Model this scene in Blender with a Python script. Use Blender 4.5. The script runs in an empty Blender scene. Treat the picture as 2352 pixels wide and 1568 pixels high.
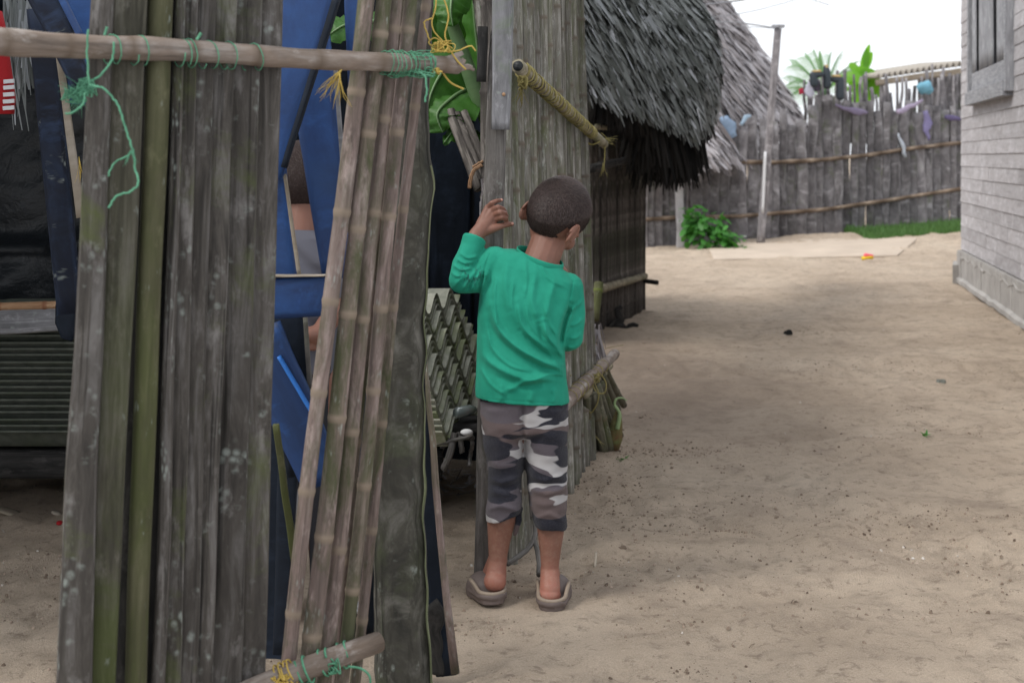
import bpy, bmesh, math, random
import numpy as np
from mathutils import Vector, Matrix, noise
V = Vector
random.seed(7)
S = bpy.context.scene
# ---------------------------------------------------------------- camera, sky, sun, exposure
CH, F, CX, HY = 1.15, 3267.0, 1176.0, 362.0      # eye height and the pixel grid the photo was measured in
cam = bpy.data.cameras.new('camera'); camo = bpy.data.objects.new('camera', cam)
S.collection.objects.link(camo); S.camera = camo
camo.location = (0, 0, CH); camo.rotation_euler = (math.radians(90), 0, 0)
cam.sensor_width = 36; cam.lens = 50; cam.shift_y = -(784 - HY) / 2352
cam.clip_start = 0.05; cam.clip_end = 2000
cam.dof.use_dof = True; cam.dof.focus_distance = 3.68; cam.dof.aperture_fstop = 6.2
W = bpy.data.worlds.new('World'); S.world = W; W.use_nodes = True
wn = W.node_tree.nodes; wl = W.node_tree.links
sky = wn.new('ShaderNodeTexSky'); sky.sky_type = 'NISHITA'; sky.sun_disc = False
SUN_EL, SUN_ROT = math.radians(50), math.radians(-118)
sky.sun_elevation = SUN_EL; sky.sun_rotation = SUN_ROT
sky.air_density = 1.0; sky.dust_density = 4.0; sky.ozone_density = 1.0
hs = wn.new('ShaderNodeHueSaturation'); hs.inputs['Saturation'].default_value = 0.10; hs.inputs['Value'].default_value = 1.0
ov = wn.new('ShaderNodeMixRGB'); ov.inputs[0].default_value = 0.75; ov.inputs[2].default_value = (11.4, 11.8, 12.4, 1)   # overcast deck over the clear sky
wl.new(sky.outputs[0], hs.inputs['Color']); wl.new(hs.outputs[0], ov.inputs[1]); wl.new(ov.outputs[0], wn['Background'].inputs['Color'])
wn['Background'].inputs['Strength'].default_value = 0.10
sl = bpy.data.lights.new('sun', 'SUN'); sl.energy = 1.55; sl.angle = math.radians(18); sl.color = (1, 0.95, 0.88)
so = bpy.data.objects.new('sun', sl); S.collection.objects.link(so)
so.rotation_euler = (math.radians(90) - SUN_EL, 0, math.radians(180) - SUN_ROT)
S.view_settings.view_transform = 'Standard'; S.view_settings.look = 'None'
S.view_settings.exposure = 0.40; S.view_settings.gamma = 1.0

# ---------------------------------------------------------------- helpers
col = S.collection
def P(x, y, d): return V(((x - CX) / F * d, d, CH - (y - HY) / F * d))
def G(x, y): return P(x, y, CH * F / (y - HY))
def R(a, b): return random.uniform(a, b)
def tag(o, label=None, cat=None, group=None, kind=None):
    if label: o['label'] = label
    if cat: o['category'] = cat
    if group: o['group'] = group
    if kind: o['kind'] = kind
    return o
def empty(name, loc, label, cat, group=None):
    o = bpy.data.objects.new(name, None); col.objects.link(o); o.location = loc; o.empty_display_size = .1
    return tag(o, label, cat, group)
class MB:
    def __init__(s): s.v = []; s.f = []; s.uv = []; s.t = []; s.n = []
    def add(s, p, t=.5, n=0.): s.v.append(tuple(p)); s.t.append(t); s.n.append(n); return len(s.v) - 1
    def face(s, idx, uv=None): s.f.append(tuple(idx)); s.uv.append(uv or [(0, 0)] * len(idx))
    def sweep(s, pts, ws, ts=None, hint=None, n=8, sq=0., wob=0., tint=.5, nodes=None, caps=True, wf=30., flat=False):
        """pts centre line; ws half-width, ts half-thickness; hint = direction of the thickness"""
        pts = [V(p) for p in pts]; m = len(pts)
        if not hasattr(ws, '__len__'): ws = [ws] * m
        if ts is None: ts = ws
        if not hasattr(ts, '__len__'): ts = [ts] * m
        L = 0; rows = []; sd = V((R(0, 99), R(0, 99), R(0, 99)))
        prev = V(hint).normalized() if hint is not None else None
        for i in range(m):
            d = (pts[min(i + 1, m - 1)] - pts[max(i - 1, 0)])
            d = d.normalized() if d.length > 1e-9 else V((0, 0, 1))
            if prev is None:
                prev = V((0, -1, 0)) if abs(d.y) < .8 else V((0, 0, 1))
            N = (prev - d * prev.dot(d))
            N = N.normalized() if N.length > 1e-6 else d.orthogonal().normalized()
            if hint is None: prev = N
            B = d.cross(N)
            if i: L += (pts[i] - pts[i - 1]).length
            nd = nodes[i] if nodes else 0.
            row = []
            for k in range(n):
                a = 2 * math.pi * (k + .5) / n; c, si = math.cos(a), math.sin(a)
                if sq > 0:
                    e = 1 - sq; c = math.copysign(abs(c) ** e, c); si = math.copysign(abs(si) ** e, si)
                w = ws[i]; t = ts[i]
                if wob:
                    w *= 1 + wob * noise.noise(sd + V((math.copysign(7, c), 0, L * wf * .25)))
                    t *= 1 + wob * noise.noise(sd + V((c * 2, si * 2, L * wf * .12)))
                row.append(s.add(pts[i] + B * (c * w) + N * (si * t), tint, nd))
            rows.append((row, L))
        per = 2 * (sum(ws) / m + sum(ts) / m)
        for i in range(m - 1):
            a, La = rows[i]; b, Lb = rows[i + 1]
            for k in range(n):
                k2 = (k + 1) % n; u0 = k / n * per; u1 = (k + 1) / n * per
                s.face((a[k], a[k2], b[k2], b[k]), [(u0, La), (u1, La), (u1, Lb), (u0, Lb)])
        if caps:
            s.face(list(reversed(rows[0][0])), [(0.02 * math.cos(k), 0.02 * math.sin(k)) for k in range(n)])
            s.face(rows[-1][0], [(0.02 * math.cos(k), 0.02 * math.sin(k)) for k in range(n)])
        return s
    def board(s, a, b, w0, w1, t, hint, segs=18, wob=.08, tint=.5, bend=0., jag=0.):
        a, b = V(a), V(b); D = b - a; N = V(hint).normalized(); sd = R(0, 99)
        B = D.normalized().cross(N).normalized()
        pts = []; ws = []
        for i in range(segs + 1):
            f = i / segs
            pts.append(a + D * f + N * bend * math.sin(math.pi * f) + B * (noise.noise(V((sd, f * 3, 0))) * w0 * wob * 2))
            ws.append((w0 + (w1 - w0) * f) / 2)
        s.sweep(pts, ws, t / 2, N, 12, .62, wob, tint)
        if jag:      # splintered ends
            m = len(s.v)
            for i in list(range(m - 12, m)):
                q = V(s.v[i]) + D.normalized() * R(-jag, jag); s.v[i] = tuple(q)
        return s
    def cane(s, a, b, r0, r1, inter=.22, n=10, bend=0., tint=None, hint=(0, -1, 0)):
        a, b = V(a), V(b); D = b - a; L = D.length; N = V(hint); pts = []; rr = []; nd = []
        z = R(.02, inter); st = [0.]
        sd = R(0, 99)
        fs = [(0, 0, 1.)]
        while z < L - .02:
            fs += [((z - .035) / L, 0, 1.), ((z - .010) / L, .25, 1.02), ((z - .003) / L, 1, 1.11), ((z + .004) / L, .8, 1.05), ((z + .010) / L, .1, .97)]
            z += inter * R(.8, 1.2)
        fs.append((1, 0, 1.)); fs = [q for q in fs if 0 <= q[0] <= 1]; fs.sort()
        out = []
        for i, q in enumerate(fs):
            out.append(q)
            if i < len(fs) - 1:
                g = (fs[i + 1][0] - q[0]) * L
                if g > .08: 
                    for k in (1, 2): out.append((q[0] + (fs[i + 1][0] - q[0]) * k / 3, 0, 1.))
        for f, k, m_ in out:
            wv = V((noise.noise(V((sd, f * L * 1.6, 0))), noise.noise(V((sd, 5, f * L * 1.6))), 0)) * .006
            pts.append(a + D * f + N * bend * math.sin(math.pi * f) + wv); rr.append((r0 + (r1 - r0) * f) * m_); nd.append(k)
        s.sweep(pts, rr, None, None, n, 0, .05, R(0, 1) if tint is None else tint, nd)
        return s
    def box(s, c, sx, sy, sz, rot=None, tint=.5):
        M = rot or Matrix.Identity(3); ids = []
        for i in (-1, 1):
            for j in (-1, 1):
                for k in (-1, 1): ids.append(s.add(V(c) + M @ V((i * sx / 2, j * sy / 2, k * sz / 2)), tint))
        for q, (du, dv) in (((0, 1, 3, 2), (sz, sy)), ((4, 6, 7, 5), (sy, sz)), ((0, 4, 5, 1), (sx, sz)), ((2, 3, 7, 6), (sz, sx)), ((0, 2, 6, 4), (sy, sx)), ((1, 5, 7, 3), (sx, sy))):
            s.face([ids[k] for k in q], [(0, 0), (du, 0), (du, dv), (0, dv)])
        return s
    def ell(s, c, rx, ry, rz, rot=None, nu=20, nv=12, tint=.5):
        M = rot or Matrix.Identity(3); c = V(c)
        rows = []
        for j in range(1, nv):
            th = math.pi * j / nv
            rows.append([s.add(c + M @ V((rx * math.sin(th) * math.cos(2 * math.pi * i / nu), ry * math.sin(th) * math.sin(2 * math.pi * i / nu), rz * math.cos(th))), tint) for i in range(nu)])
        t = s.add(c + M @ V((0, 0, rz)), tint); b = s.add(c + M @ V((0, 0, -rz)), tint)
        for i in range(nu):
            i2 = (i + 1) % nu
            s.face((t, rows[0][i], rows[0][i2])); s.face((b, rows[-1][i2], rows[-1][i]))
            for j in range(len(rows) - 1): s.face((rows[j][i], rows[j + 1][i], rows[j + 1][i2], rows[j][i2]))
        return s
    def cap(s, a, ra, b, rb, n=16):          # tapered limb piece with round ends
        a, b = V(a), V(b); d = (b - a).normalized(); pts = []; rr = []
        for k in range(5):
            q = math.pi / 2 * (1 - k / 4) * .97
            pts.append(a - d * ra * math.sin(q)); rr.append(ra * math.cos(q))
        for k in range(5):
            q = math.pi / 2 * (k / 4) * .97
            pts.append(b + d * rb * math.sin(q)); rr.append(rb * math.cos(q))
        return s.sweep(pts, rr, None, None, n)
    def chain(s, *pr):
        for i in range(len(pr) - 1): s.cap(pr[i][0], pr[i][1], pr[i + 1][0], pr[i + 1][1])
        return s
    def strip(s, p, d, nrm, L, w, tint, droop=0., segs=2, rd=False):
        """a leaf blade: narrow pointed strip"""
        p = V(p); d = V(d).normalized(); B = d.cross(V(nrm)).normalized(); prev = None
        for i in range(segs + 1):
            f = i / segs; ww = (w * (.12 + .88 * math.sin(math.pi * min(1, .06 + f * .92)) ** .8) if rd else w * (1 - .75 * f ** 1.5)) * .5
            q = p + d * L * f + V((0, 0, -droop * f * f))
            a = s.add(q - B * ww, tint); b = s.add(q + B * ww, tint)
            if prev: s.face((prev[0], prev[1], b, a), [(0, L * f), (w, L * f), (w, L * f + .1), (0, L * f + .1)])
            prev = (a, b)
    def build(s, name, mat, parent=None, smooth=True):
        me = bpy.data.meshes.new(name); me.from_pydata(s.v, [], s.f)
        uvl = me.uv_layers.new(name='UVMap')
        flat = [c for f in s.uv for uv in f for c in uv]
        uvl.data.foreach_set('uv', flat)
        for nm, dat in (('tint', s.t), ('node', s.n)):
            at = me.attributes.new(nm, 'FLOAT', 'POINT'); at.data.foreach_set('value', dat)
        if smooth: me.polygons.foreach_set('use_smooth', [True] * len(me.polygons))
        me.materials.append(mat); me.update()
        o = bpy.data.objects.new(name, me); col.objects.link(o)
        if parent is not None:
            o.parent = parent; o.matrix_parent_inverse = Matrix.Translation(-V(parent.location))
        return o
def helix(c0, c1, r, turns, tr, mb, jit=.1, n=5, tint=.5, hint=V((0, -1, 0))):
    c0, c1 = V(c0), V(c1); d = (c1 - c0).normalized(); N = hint - d * hint.dot(d); N.normalize(); B = d.cross(N)
    k = max(8, int(turns * 14)); pts = []; ph = R(0, 6)
    for i in range(k + 1):
        f = i / k; a = ph + f * turns * 2 * math.pi; rr = r * (1 + R(0, jit))
        pts.append(c0 + (c1 - c0) * (f + .03 * math.sin(a * .7)) + N * rr * math.cos(a) + B * rr * math.sin(a))
    mb.sweep(pts, tr, n=n, tint=tint)
def curl(mb, pts, r, jit=0., segs=6, tint=.5, n=5):
    """smooth string through control points"""
    pts = [V(p) for p in pts]; out = []
    ext = [pts[0]] + pts + [pts[-1]]
    for i in range(1, len(ext) - 2):
        a, b, c, d = ext[i - 1:i + 3]
        for k in range(segs):
            t = k / segs
            q = .5 * ((2 * b) + (c - a) * t + (2 * a - 5 * b + 4 * c - d) * t * t + (3 * b - a - 3 * c + d) * t ** 3)
            out.append(q + V((R(-1, 1), R(-1, 1), R(-1, 1))) * jit)
    out.append(pts[-1]); mb.sweep(out, r, n=n, tint=tint)
def fray(mb, p, d, L, n, r, spread=.6, tint=.5):
    for i in range(n):
        q = V(p); dd = (V(d).normalized() + V((R(-1, 1), R(-1, 1), R(-1, 1))) * spread).normalized(); pts = [q.copy()]
        for k in range(4):
            q = q + dd * L / 4 * R(.6, 1.2); dd = (dd + V((R(-1, 1), R(-1, 1), R(-1, .6))) * .35).normalized(); pts.append(q.copy())
        mb.sweep(pts, [r, r, r * .8, r * .6, r * .3], n=3, tint=tint)

# ---------------------------------------------------------------- materials
class NT:
    def __init__(s, name):
        s.m = bpy.data.materials.new(name); s.m.use_nodes = True; s.t = s.m.node_tree; s.n = s.t.nodes; s.b = s.n['Principled BSDF']
    def node(s, ty, **kw):
        o = s.n.new(ty)
        for k, v in kw.items(): setattr(o, k, v)
        return o
    def link(s, a, b): s.t.links.new(a, b)
    def coords(s, kind='UV', scale=(1, 1, 1), rnd=True, warp=0):
        tc = s.node('ShaderNodeTexCoord'); out = tc.outputs[kind]
        if rnd:
            oi = s.node('ShaderNodeObjectInfo'); mu = s.node('ShaderNodeVectorMath', operation='SCALE'); mu.inputs[0].default_value = (37, 23, 11)
            s.link(oi.outputs['Random'], mu.inputs['Scale']); ad = s.node('ShaderNodeVectorMath', operation='ADD')
            s.link(out, ad.inputs[0]); s.link(mu.outputs[0], ad.inputs[1]); out = ad.outputs[0]
        mp = s.node('ShaderNodeMapping'); mp.inputs['Scale'].default_value = scale; s.link(out, mp.inputs[0]); return mp.outputs[0]
    def noise(s, vec, scale=1, detail=4, rough=.6, dist=0):
        o = s.node('ShaderNodeTexNoise'); o.inputs['Scale'].default_value = scale; o.inputs['Detail'].default_value = detail
        o.inputs['Roughness'].default_value = rough; o.inputs['Distortion'].default_value = dist; s.link(vec, o.inputs['Vector']); return o.outputs['Fac']
    def ramp(s, fac, stops, const=False):
        o = s.node('ShaderNodeValToRGB'); cr = o.color_ramp
        if const: cr.interpolation = 'CONSTANT'
        while len(cr.elements) < len(stops): cr.elements.new(.5)
        for e, (p, c) in zip(cr.elements, stops):
            e.position = p; e.color = (c[0], c[1], c[2], 1) if hasattr(c, '__len__') else (c, c, c, 1)
        s.link(fac, o.inputs[0]); return o.outputs[0]
    def mix(s, fac, a, b, mode='MIX'):
        o = s.node('ShaderNodeMixRGB', blend_type=mode)
        for k, x in ((0, fac), (1, a), (2, b)):
            if hasattr(x, 'links') or hasattr(x, 'is_linked'): s.link(x, o.inputs[k])
            elif hasattr(x, '__len__'): o.inputs[k].default_value = (x[0], x[1], x[2], 1)
            else: o.inputs[k].default_value = x
        return o.outputs[0]
    def math(s, op, a, b=0.):
        o = s.node('ShaderNodeMath', operation=op)
        for k, x in ((0, a), (1, b)):
            if hasattr(x, 'is_linked'): s.link(x, o.inputs[k])
            else: o.inputs[k].default_value = x
        return o.outputs[0]
    def attr(s, nm): o = s.node('ShaderNodeAttribute', attribute_name=nm); return o.outputs['Fac']
    def bump(s, h, st=.4, dist=.01):
        o = s.node('ShaderNodeBump'); o.inputs['Strength'].default_value = st; o.inputs['Distance'].default_value = dist
        s.link(h, o.inputs['Height']); s.link(o.outputs[0], s.b.inputs['Normal'])
    def fin(s, c, rough=.85, spec=.25):
        if hasattr(c, 'is_linked'): s.link(c, s.b.inputs['Base Color'])
        else: s.b.inputs['Base Color'].default_value = (c[0], c[1], c[2], 1)
        if hasattr(rough, 'is_linked'): s.link(rough, s.b.inputs['Roughness'])
        else: s.b.inputs['Roughness'].default_value = rough
        s.b.inputs['Specular IOR Level'].default_value = spec; return s.m
GAIN = {'weathered_slat': .66, 'mossy_slat': .72, 'green_cane': .8, 'brown_cane': .82, 'peeled_pole': .84, 'mossy_post': .80, 'fence_cane': 1.05, 'blue_paint': .85, 'worn_blue_paint': .8, 'siding_board': .97, 'shutter_wood': .95, 'grey_picket': 1.0, 'pale_picket': 1.0, 'hut_cane': .8}
def wood(name, dark, mid, light, grain=55, moss=None, mossamt=.5, spots=0., rough=.9, bump=.5, crack=.5, nodecol=None, spec=.2, vary=.25, patch=None, mossz=None, vs=5):
    g_ = GAIN.get(name, .9); sc_ = lambda q: tuple(x * g_ for x in q) if q else q
    dark, mid, light, moss, nodecol, patch = [sc_(q) for q in (dark, mid, light, moss, nodecol, patch)]
    t = NT(name)
    grain = grain * 3.2
    v = t.coords('UV', (grain, vs, 1)); n1 = t.noise(v, 1, 7, .7, .5)
    c = t.ramp(n1, [(.34, dark), (.5, mid), (.66, light)])
    v2 = t.coords('UV', (26, vs, 1)); n2 = t.noise(v2, 1, 5, .65, .4)
    c = t.mix(t.ramp(n2, [(.38, 0), (.62, .55)]), c, patch or [x * .62 for x in mid])
    v3 = t.coords('UV', (grain * 1.6, 1.6, 1)); n3 = t.noise(v3, 1, 4, .55, .3)
    ck = t.ramp(n3, [(.33, 1), (.42, 0)]); v6 = t.coords('UV', (grain * .5, 9, 1)); n6 = t.noise(v6, 1, 5, .7); c = t.mix(t.ramp(n6, [(.56, 0), (.68, .6)]), c, [min(.8, x * 1.35) for x in light])
    c = t.mix(t.mix(1, ck, (crack, crack, crack), 'MULTIPLY'), c, [x * .3 for x in dark])
    if moss:
        v4 = t.coords('UV', (14, 3.2, 1)); n4 = t.noise(v4, 1, 8, .72, .5)
        e = .66 - mossamt * .34
        mf = t.ramp(n4, [(e - .06, 0), (e + .09, .9)])
        if mossz:
            tz = t.node('ShaderNodeTexCoord'); sx = t.node('ShaderNodeSeparateXYZ'); t.link(tz.outputs['Object'], sx.inputs[0]); zz = t.math('ADD', sx.outputs['Z'], t.math('MULTIPLY', n4, .8)); mf = t.math('MULTIPLY', mf, t.ramp(t.math('MULTIPLY', zz, .5), [(mossz[0] / 2, 1), (mossz[1] / 2, 0)]))
        c = t.mix(mf, c, t.mix(n1, [x * .55 for x in moss], [x * 1.3 for x in moss]))
    if spots:
        v5 = t.coords('UV', (260, 55, 1), warp=1); vo = t.node('ShaderNodeTexVoronoi'); vo.inputs['Scale'].default_value = 1; t.link(v5, vo.inputs['Vector'])
        m5 = t.noise(t.coords('UV', (40, 12, 1)), 1, 5, .7)
        sp = t.math('MULTIPLY', t.ramp(vo.outputs['Distance'], [(.18, .6), (.5, 0)]), t.ramp(m5, [(.60 - spots * .08, 0), (.68 - spots * .06, 1)]))
        c = t.mix(sp, c, (.33, .37, .34))
    if nodecol is not None:
        c = t.mix(t.attr('node'), c, nodecol)
    oi = t.node('ShaderNodeObjectInfo'); hv = t.node('ShaderNodeHueSaturation')
    t.link(c, hv.inputs['Color'])
    mr = t.math('ADD', t.math('MULTIPLY', t.math('ADD', t.math('MULTIPLY', oi.outputs['Random'], .5), t.math('MULTIPLY', t.attr('tint'), .5)), vary * 2), (1 - vary) * .95)
    t.link(mr, hv.inputs['Value'])
    h = t.mix(.5, n1, n3)
    t.bump(h, bump, .004)
    return t.fin(hv.outputs[0], rough, spec)
M = {}
M['slat'] = wood('weathered_slat', (.050, .046, .042), (.125, .112, .100), (.26, .245, .235), 60, (.13, .15, .06), .15, .8, crack=.8)
M['slat_green'] = wood('mossy_slat', (.055, .052, .04), (.12, .112, .085), (.21, .20, .17), 50, (.095, .115, .04), .6, .4, mossz=(.8, 1.6))
M['cane_green'] = wood('green_cane', (.085, .088, .045), (.125, .122, .068), (.18, .172, .105), 16, (.105, .122, .045), .5, .3, mossz=(1.1, 1.8), crack=.15, nodecol=(.17, .21, .05))
M['cane_brown'] = wood('brown_cane', (.11, .088, .078), (.25, .186, .168), (.38, .31, .285), 30, (.082, .092, .045), .46, .4, crack=.35, nodecol=(.27, .215, .165), patch=(.13, .105, .09))
M['pole'] = wood('peeled_pole', (.11, .09, .078), (.25, .21, .185), (.43, .40, .375), 16, None, 0, 0, crack=.3, nodecol=(.16, .12, .09), vary=.1, patch=(.27, .20, .15))
M['post'] = wood('mossy_post', (.032, .032, .028), (.075, .072, .060), (.16, .155, .14), 20, (.075, .088, .048), .25, .3, crack=1, bump=1., mossz=(.9, 1.8), vs=11, patch=(.05, .048, .042))
M['post_edge'] = wood('post_green_edge', (.07, .08, .045), (.14, .16, .09), (.23, .25, .16), 30, None)
M['grey_plank'] = wood('grey_plank', (.14, .14, .145), (.25, .25, .265), (.37, .37, .39), 45, (.17, .22, .13), .18, .2, crack=.4)
M['door_post'] = wood('door_post', (.075, .068, .062), (.16, .148, .138), (.27, .255, .245), 45, (.12, .14, .08), .12, .2, crack=.7)
M['fence_cane'] = wood('fence_cane', (.075, .07, .06), (.185, .175, .15), (.36, .35, .33), 40, (.105, .115, .06), .32, .5, crack=.8, nodecol=(.12, .10, .08), vary=.35)
M['base_cane'] = wood('base_cane', (.07, .068, .05), (.145, .138, .10), (.25, .24, .19), 30, (.10, .12, .05), .3, .2, crack=.5, nodecol=(.13, .11, .07))
M['hut_cane'] = wood('hut_cane', (.03, .028, .027), (.115, .102, .092), (.30, .27, .245), 22, (.07, .08, .05), .2, 0, crack=.9, vary=.5)
M['picket'] = wood('grey_picket', (.075, .07, .073), (.17, .16, .166), (.31, .30, .315), 9, (.11, .13, .07), .12, 0, crack=.5, vary=.32)
M['picket_thin'] = wood('pale_picket', (.14, .13, .135), (.24, .225, .235), (.36, .345, .35), 14, None, 0, 0, crack=.4, vary=.25)
M['dark_wood'] = wood('dark_wood', (.012, .012, .012), (.035, .034, .033), (.075, .07, .068), 40, None)
M['blue'] = wood('blue_paint', (.009, .034, .125), (.014, .056, .195), (.022, .082, .26), 22, None, 0, 0, rough=.55, bump=.15, crack=.25, spec=.4, vary=.2, patch=(.012, .036, .105))
M['blue_dark'] = wood('worn_blue_paint', (.008, .010, .018), (.014, .022, .045), (.03, .05, .10), 20, None, 0, .2, rough=.75, bump=.3, crack=.4, vary=.2, patch=(.02, .02, .025))
M['blue_black'] = wood('navy_paint', (.006, .010, .018), (.012, .018, .030), (.02, .03, .05), 20, None, 0, 0, rough=.7, bump=.3)
M['raw_edge'] = wood('raw_edge', (.20, .16, .11), (.33, .28, .22), (.45, .40, .34), 30, None)
M['orange_stick'] = wood('bark_stick', (.20, .10, .05), (.36, .22, .13), (.48, .34, .22), 30, None, nodecol=(.2, .09, .05))
M['siding'] = wood('siding_board', (.33, .315, .325), (.42, .405, .42), (.49, .48, .50), 6, None, 0, 0, crack=.2, bump=.2, vary=.25, patch=(.37, .35, .355))
M['shutter'] = wood('shutter_wood', (.24, .24, .26), (.37, .375, .40), (.48, .49, .52), 30, None, crack=.4, vary=.1)
M['rail_bamboo'] = wood('rail_bamboo', (.14, .12, .09), (.28, .25, .18), (.42, .38, .29), 18, (.16, .18, .08), .25, 0, nodecol=(.15, .12, .08), crack=.2)
M['fibre'] = wood('yellow_fibre', (.20, .17, .06), (.36, .31, .12), (.50, .45, .22), 60, None, crack=.2)
M['far_rail'] = wood('far_rail', (.16, .12, .09), (.33, .25, .19), (.46, .38, .30), 8, None, nodecol=(.1, .07, .05))
def simple(name, c, rough=.7, spec=.3, nscale=0, namt=.15, bump=0, bs=200, vec='Object', sheen=0):
    t = NT(name)
    if nscale:
        n = t.noise(t.coords(vec, (1, 1, 1), False), nscale, 5)
        cc = t.mix(n, [x * (1 - namt * 2) for x in c], [min(1, x * (1 + namt * 2)) for x in c])
    else: cc = c
    if bump: t.bump(t.noise(t.coords(vec, (1, 1, 1), False), bs, 3), bump, .003)
    if sheen: t.b.inputs['Sheen Weight'].default_value = sheen; t.b.inputs['Sheen Roughness'].default_value = .4
    return t.fin(cc, rough, spec)
M['green_twine'] = simple('green_twine', (.10, .27, .17), .85, .1, 90, .35)
M['yellow_twine'] = simple('yellow_twine', (.44, .31, .07), .6, .3, 90, .2)
M['red_cloth'] = simple('red_cloth', (.33, .012, .016), .8)
M['white_cloth'] = simple('white_cloth', (.6, .6, .62), .85)
M['black_plastic'] = None
t = NT('black_tarp'); v = t.coords('Object', (1, 1, 1), False); n1 = t.noise(v, 8, 7, .65, .5); n2 = t.noise(v, 40, 3)
t.bump(t.mix(.15, n1, n2), .6, .03); M['tarp'] = t.fin(t.mix(n1, (.004, .005, .006), (.016, .019, .023)), .42, .35)
def leafmat(name, a, b, trans=.25, rough=.45):
    t = NT(name); v = t.coords('UV', (3, 60, 1)); n = t.noise(v, 1, 3)
    c = t.mix(n, a, b); c = t.mix(t.math('MULTIPLY', t.attr('tint'), .5), c, [x * .45 for x in a])
    t.fin(c, rough, .35); t.bump(n, .2, .002)
    tr = t.node('ShaderNodeBsdfTranslucent'); t.link(t.mix(1, c, (1.4, 1.5, .6), 'MULTIPLY'), tr.inputs[0])
    mx = t.node('ShaderNodeMixShader'); mx.inputs[0].default_value = trans; out = t.n['Material Output']
    t.link(t.b.outputs[0], mx.inputs[1]); t.link(tr.outputs[0], mx.inputs[2]); t.link(mx.outputs[0], out.inputs[0]); return t.m
M['banana'] = leafmat('banana_leaf', (.034, .12, .018), (.075, .21, .032), .3)
M['banana_rib'] = leafmat('banana_midrib', (.13, .24, .10), (.22, .34, .16), .1)
M['weed'] = leafmat('weed_leaf', (.05, .20, .035), (.09, .30, .06), .3)
M['palm'] = leafmat('palm_frond', (.16, .30, .17), (.26, .42, .26), .4)  # distance haze put into the frond colour as a paler green
M['almond'] = leafmat('broad_leaf', (.13, .34, .03), (.22, .48, .05), .5)
M['grass'] = leafmat('grass_blade', (.07, .17, .05), (.15, .27, .09), .3, .7)
def thatchmat(name, stops, rough=.6, spec=.45):
    t = NT(name); c = t.ramp(t.attr('tint'), stops)
    n = t.noise(t.coords('UV', (90, 4, 1)), 1, 3); c = t.mix(t.math('MULTIPLY', n, .8), c, t.mix(.5, c, (0, 0, 0), 'MULTIPLY'), 'MULTIPLY') if 0 else t.mix(t.ramp(n, [(.3, .35), (.5, 0)]), c, (.02, .02, .02))
    return t.fin(c, rough, spec)
M['thatch_a'] = thatchmat('dark_thatch', [(0, (.045, .052, .045)), (.45, (.15, .165, .16)), (.8, (.27, .29, .305)), (1, (.42, .44, .47))], .5)
M['thatch_b'] = thatchmat('pale_thatch', [(0, (.13, .11, .105)), (.4, (.29, .265, .27)), (1, (.56, .54, .57))], .75, .2)
M['thatch_dark'] = thatchmat('shaded_thatch', [(0, (.008, .008, .008)), (1, (.03, .028, .026))], .9, .1)  # shade under the eave painted in as near-black thatch
# ---------------------------------------------------------------- ground
def sstep(a, b, x): x = max(0., min(1., (x - a) / (b - a))); return x * x * (3 - 2 * x)
def gz(x, y):
    z = .058 * max(0., min(5.5, x - 1.7)) * sstep(14.8, 18.6, y)
    return z
def gfull(x, y):
    k_ = 1 - .88 * math.exp(-(((x - .08) / .28) ** 2 + ((y - 3.7) / .28) ** 2))
    return gz(x, y) + (gfull0(x, y) - gz(x, y)) * k_
def gfull0(x, y):
    z = gz(x, y); a = 1.0
    z += .026 * noise.noise(V((x * 1.9, y * 1.9, 3))) + .020 * noise.noise(V((x * 4.6, y * 4.6, 9)))
    z -= .012 * max(0, noise.noise(V((x * 7.5, y * 5.5, 19))) - .25) * 3
    n = noise.noise(V((x * 14, y * 11, 1))); m = max(0, noise.noise(V((x * 1.3, y * 1.1, 40))) + .15)
    z += .0115 * n * (.4 + 1.8 * m) + .0075 * noise.noise(V((x * 9, y * 6, 77)))
    z -= .020 * max(0, noise.noise(V((x * 15, y * 10, 31))) - .22) * (.5 + 1.6 * m) - .006 * abs(noise.noise(V((x * 23, y * 17, 61)))) * (.4 + 1.6 * m) + .004 * noise.noise(V((x * 41, y * 41, 5))) * (.3 + 2.2 * m)
    return z * 1.0
gv = []; gf = []; NC = 460
ys = [.4]; 
while ys[-1] < 24: ys.append(ys[-1] * 1.0075)
while ys[-1] < 900: ys.append(ys[-1] * 1.12)
for y in ys:
    xa = -max(3.0, .62 * y); xb = max(3.0, .62 * y)
    if y > 30: xa *= 2.5; xb *= 2.5
    for i in range(NC):
        x = xa + (xb - xa) * i / (NC - 1); gv.append((x, y, gfull(x, y) if y < 26 else gz(x, 20)))
for j in range(len(ys) - 1):
    for i in range(NC - 1):
        a = j * NC + i; gf.append((a, a + 1, a + NC + 1, a + NC))
t = NT('sand'); v = t.coords('Object', (1, 1, 1), False)
n1 = t.noise(v, 1.1, 6, .6); n2 = t.noise(v, 9, 6, .65); n3 = t.noise(v, 260, 3, .7); n4 = t.noise(v, 3.1, 5, .6, .5)
c = t.ramp(n1, [(.3, (.46, .36, .27)), (.52, (.63, .51, .395)), (.7, (.72, .60, .475))])
c = t.mix(t.ramp(n2, [(.50, 0), (.66, .5)]), c, (.25, .195, .15))
c = t.mix(t.ramp(n4, [(.52, 0), (.68, .5)]), c, (.28, .215, .17))
c = t.mix(.35, c, t.ramp(n3, [(.3, (.24, .19, .145)), (.55, (.55, .455, .365)), (.75, (.82, .74, .65))]))
sp_ = t.node('ShaderNodeVectorMath', operation='MULTIPLY'); sp_.inputs[1].default_value = (1, .42, 0); t.link(v, sp_.inputs[0])
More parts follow.
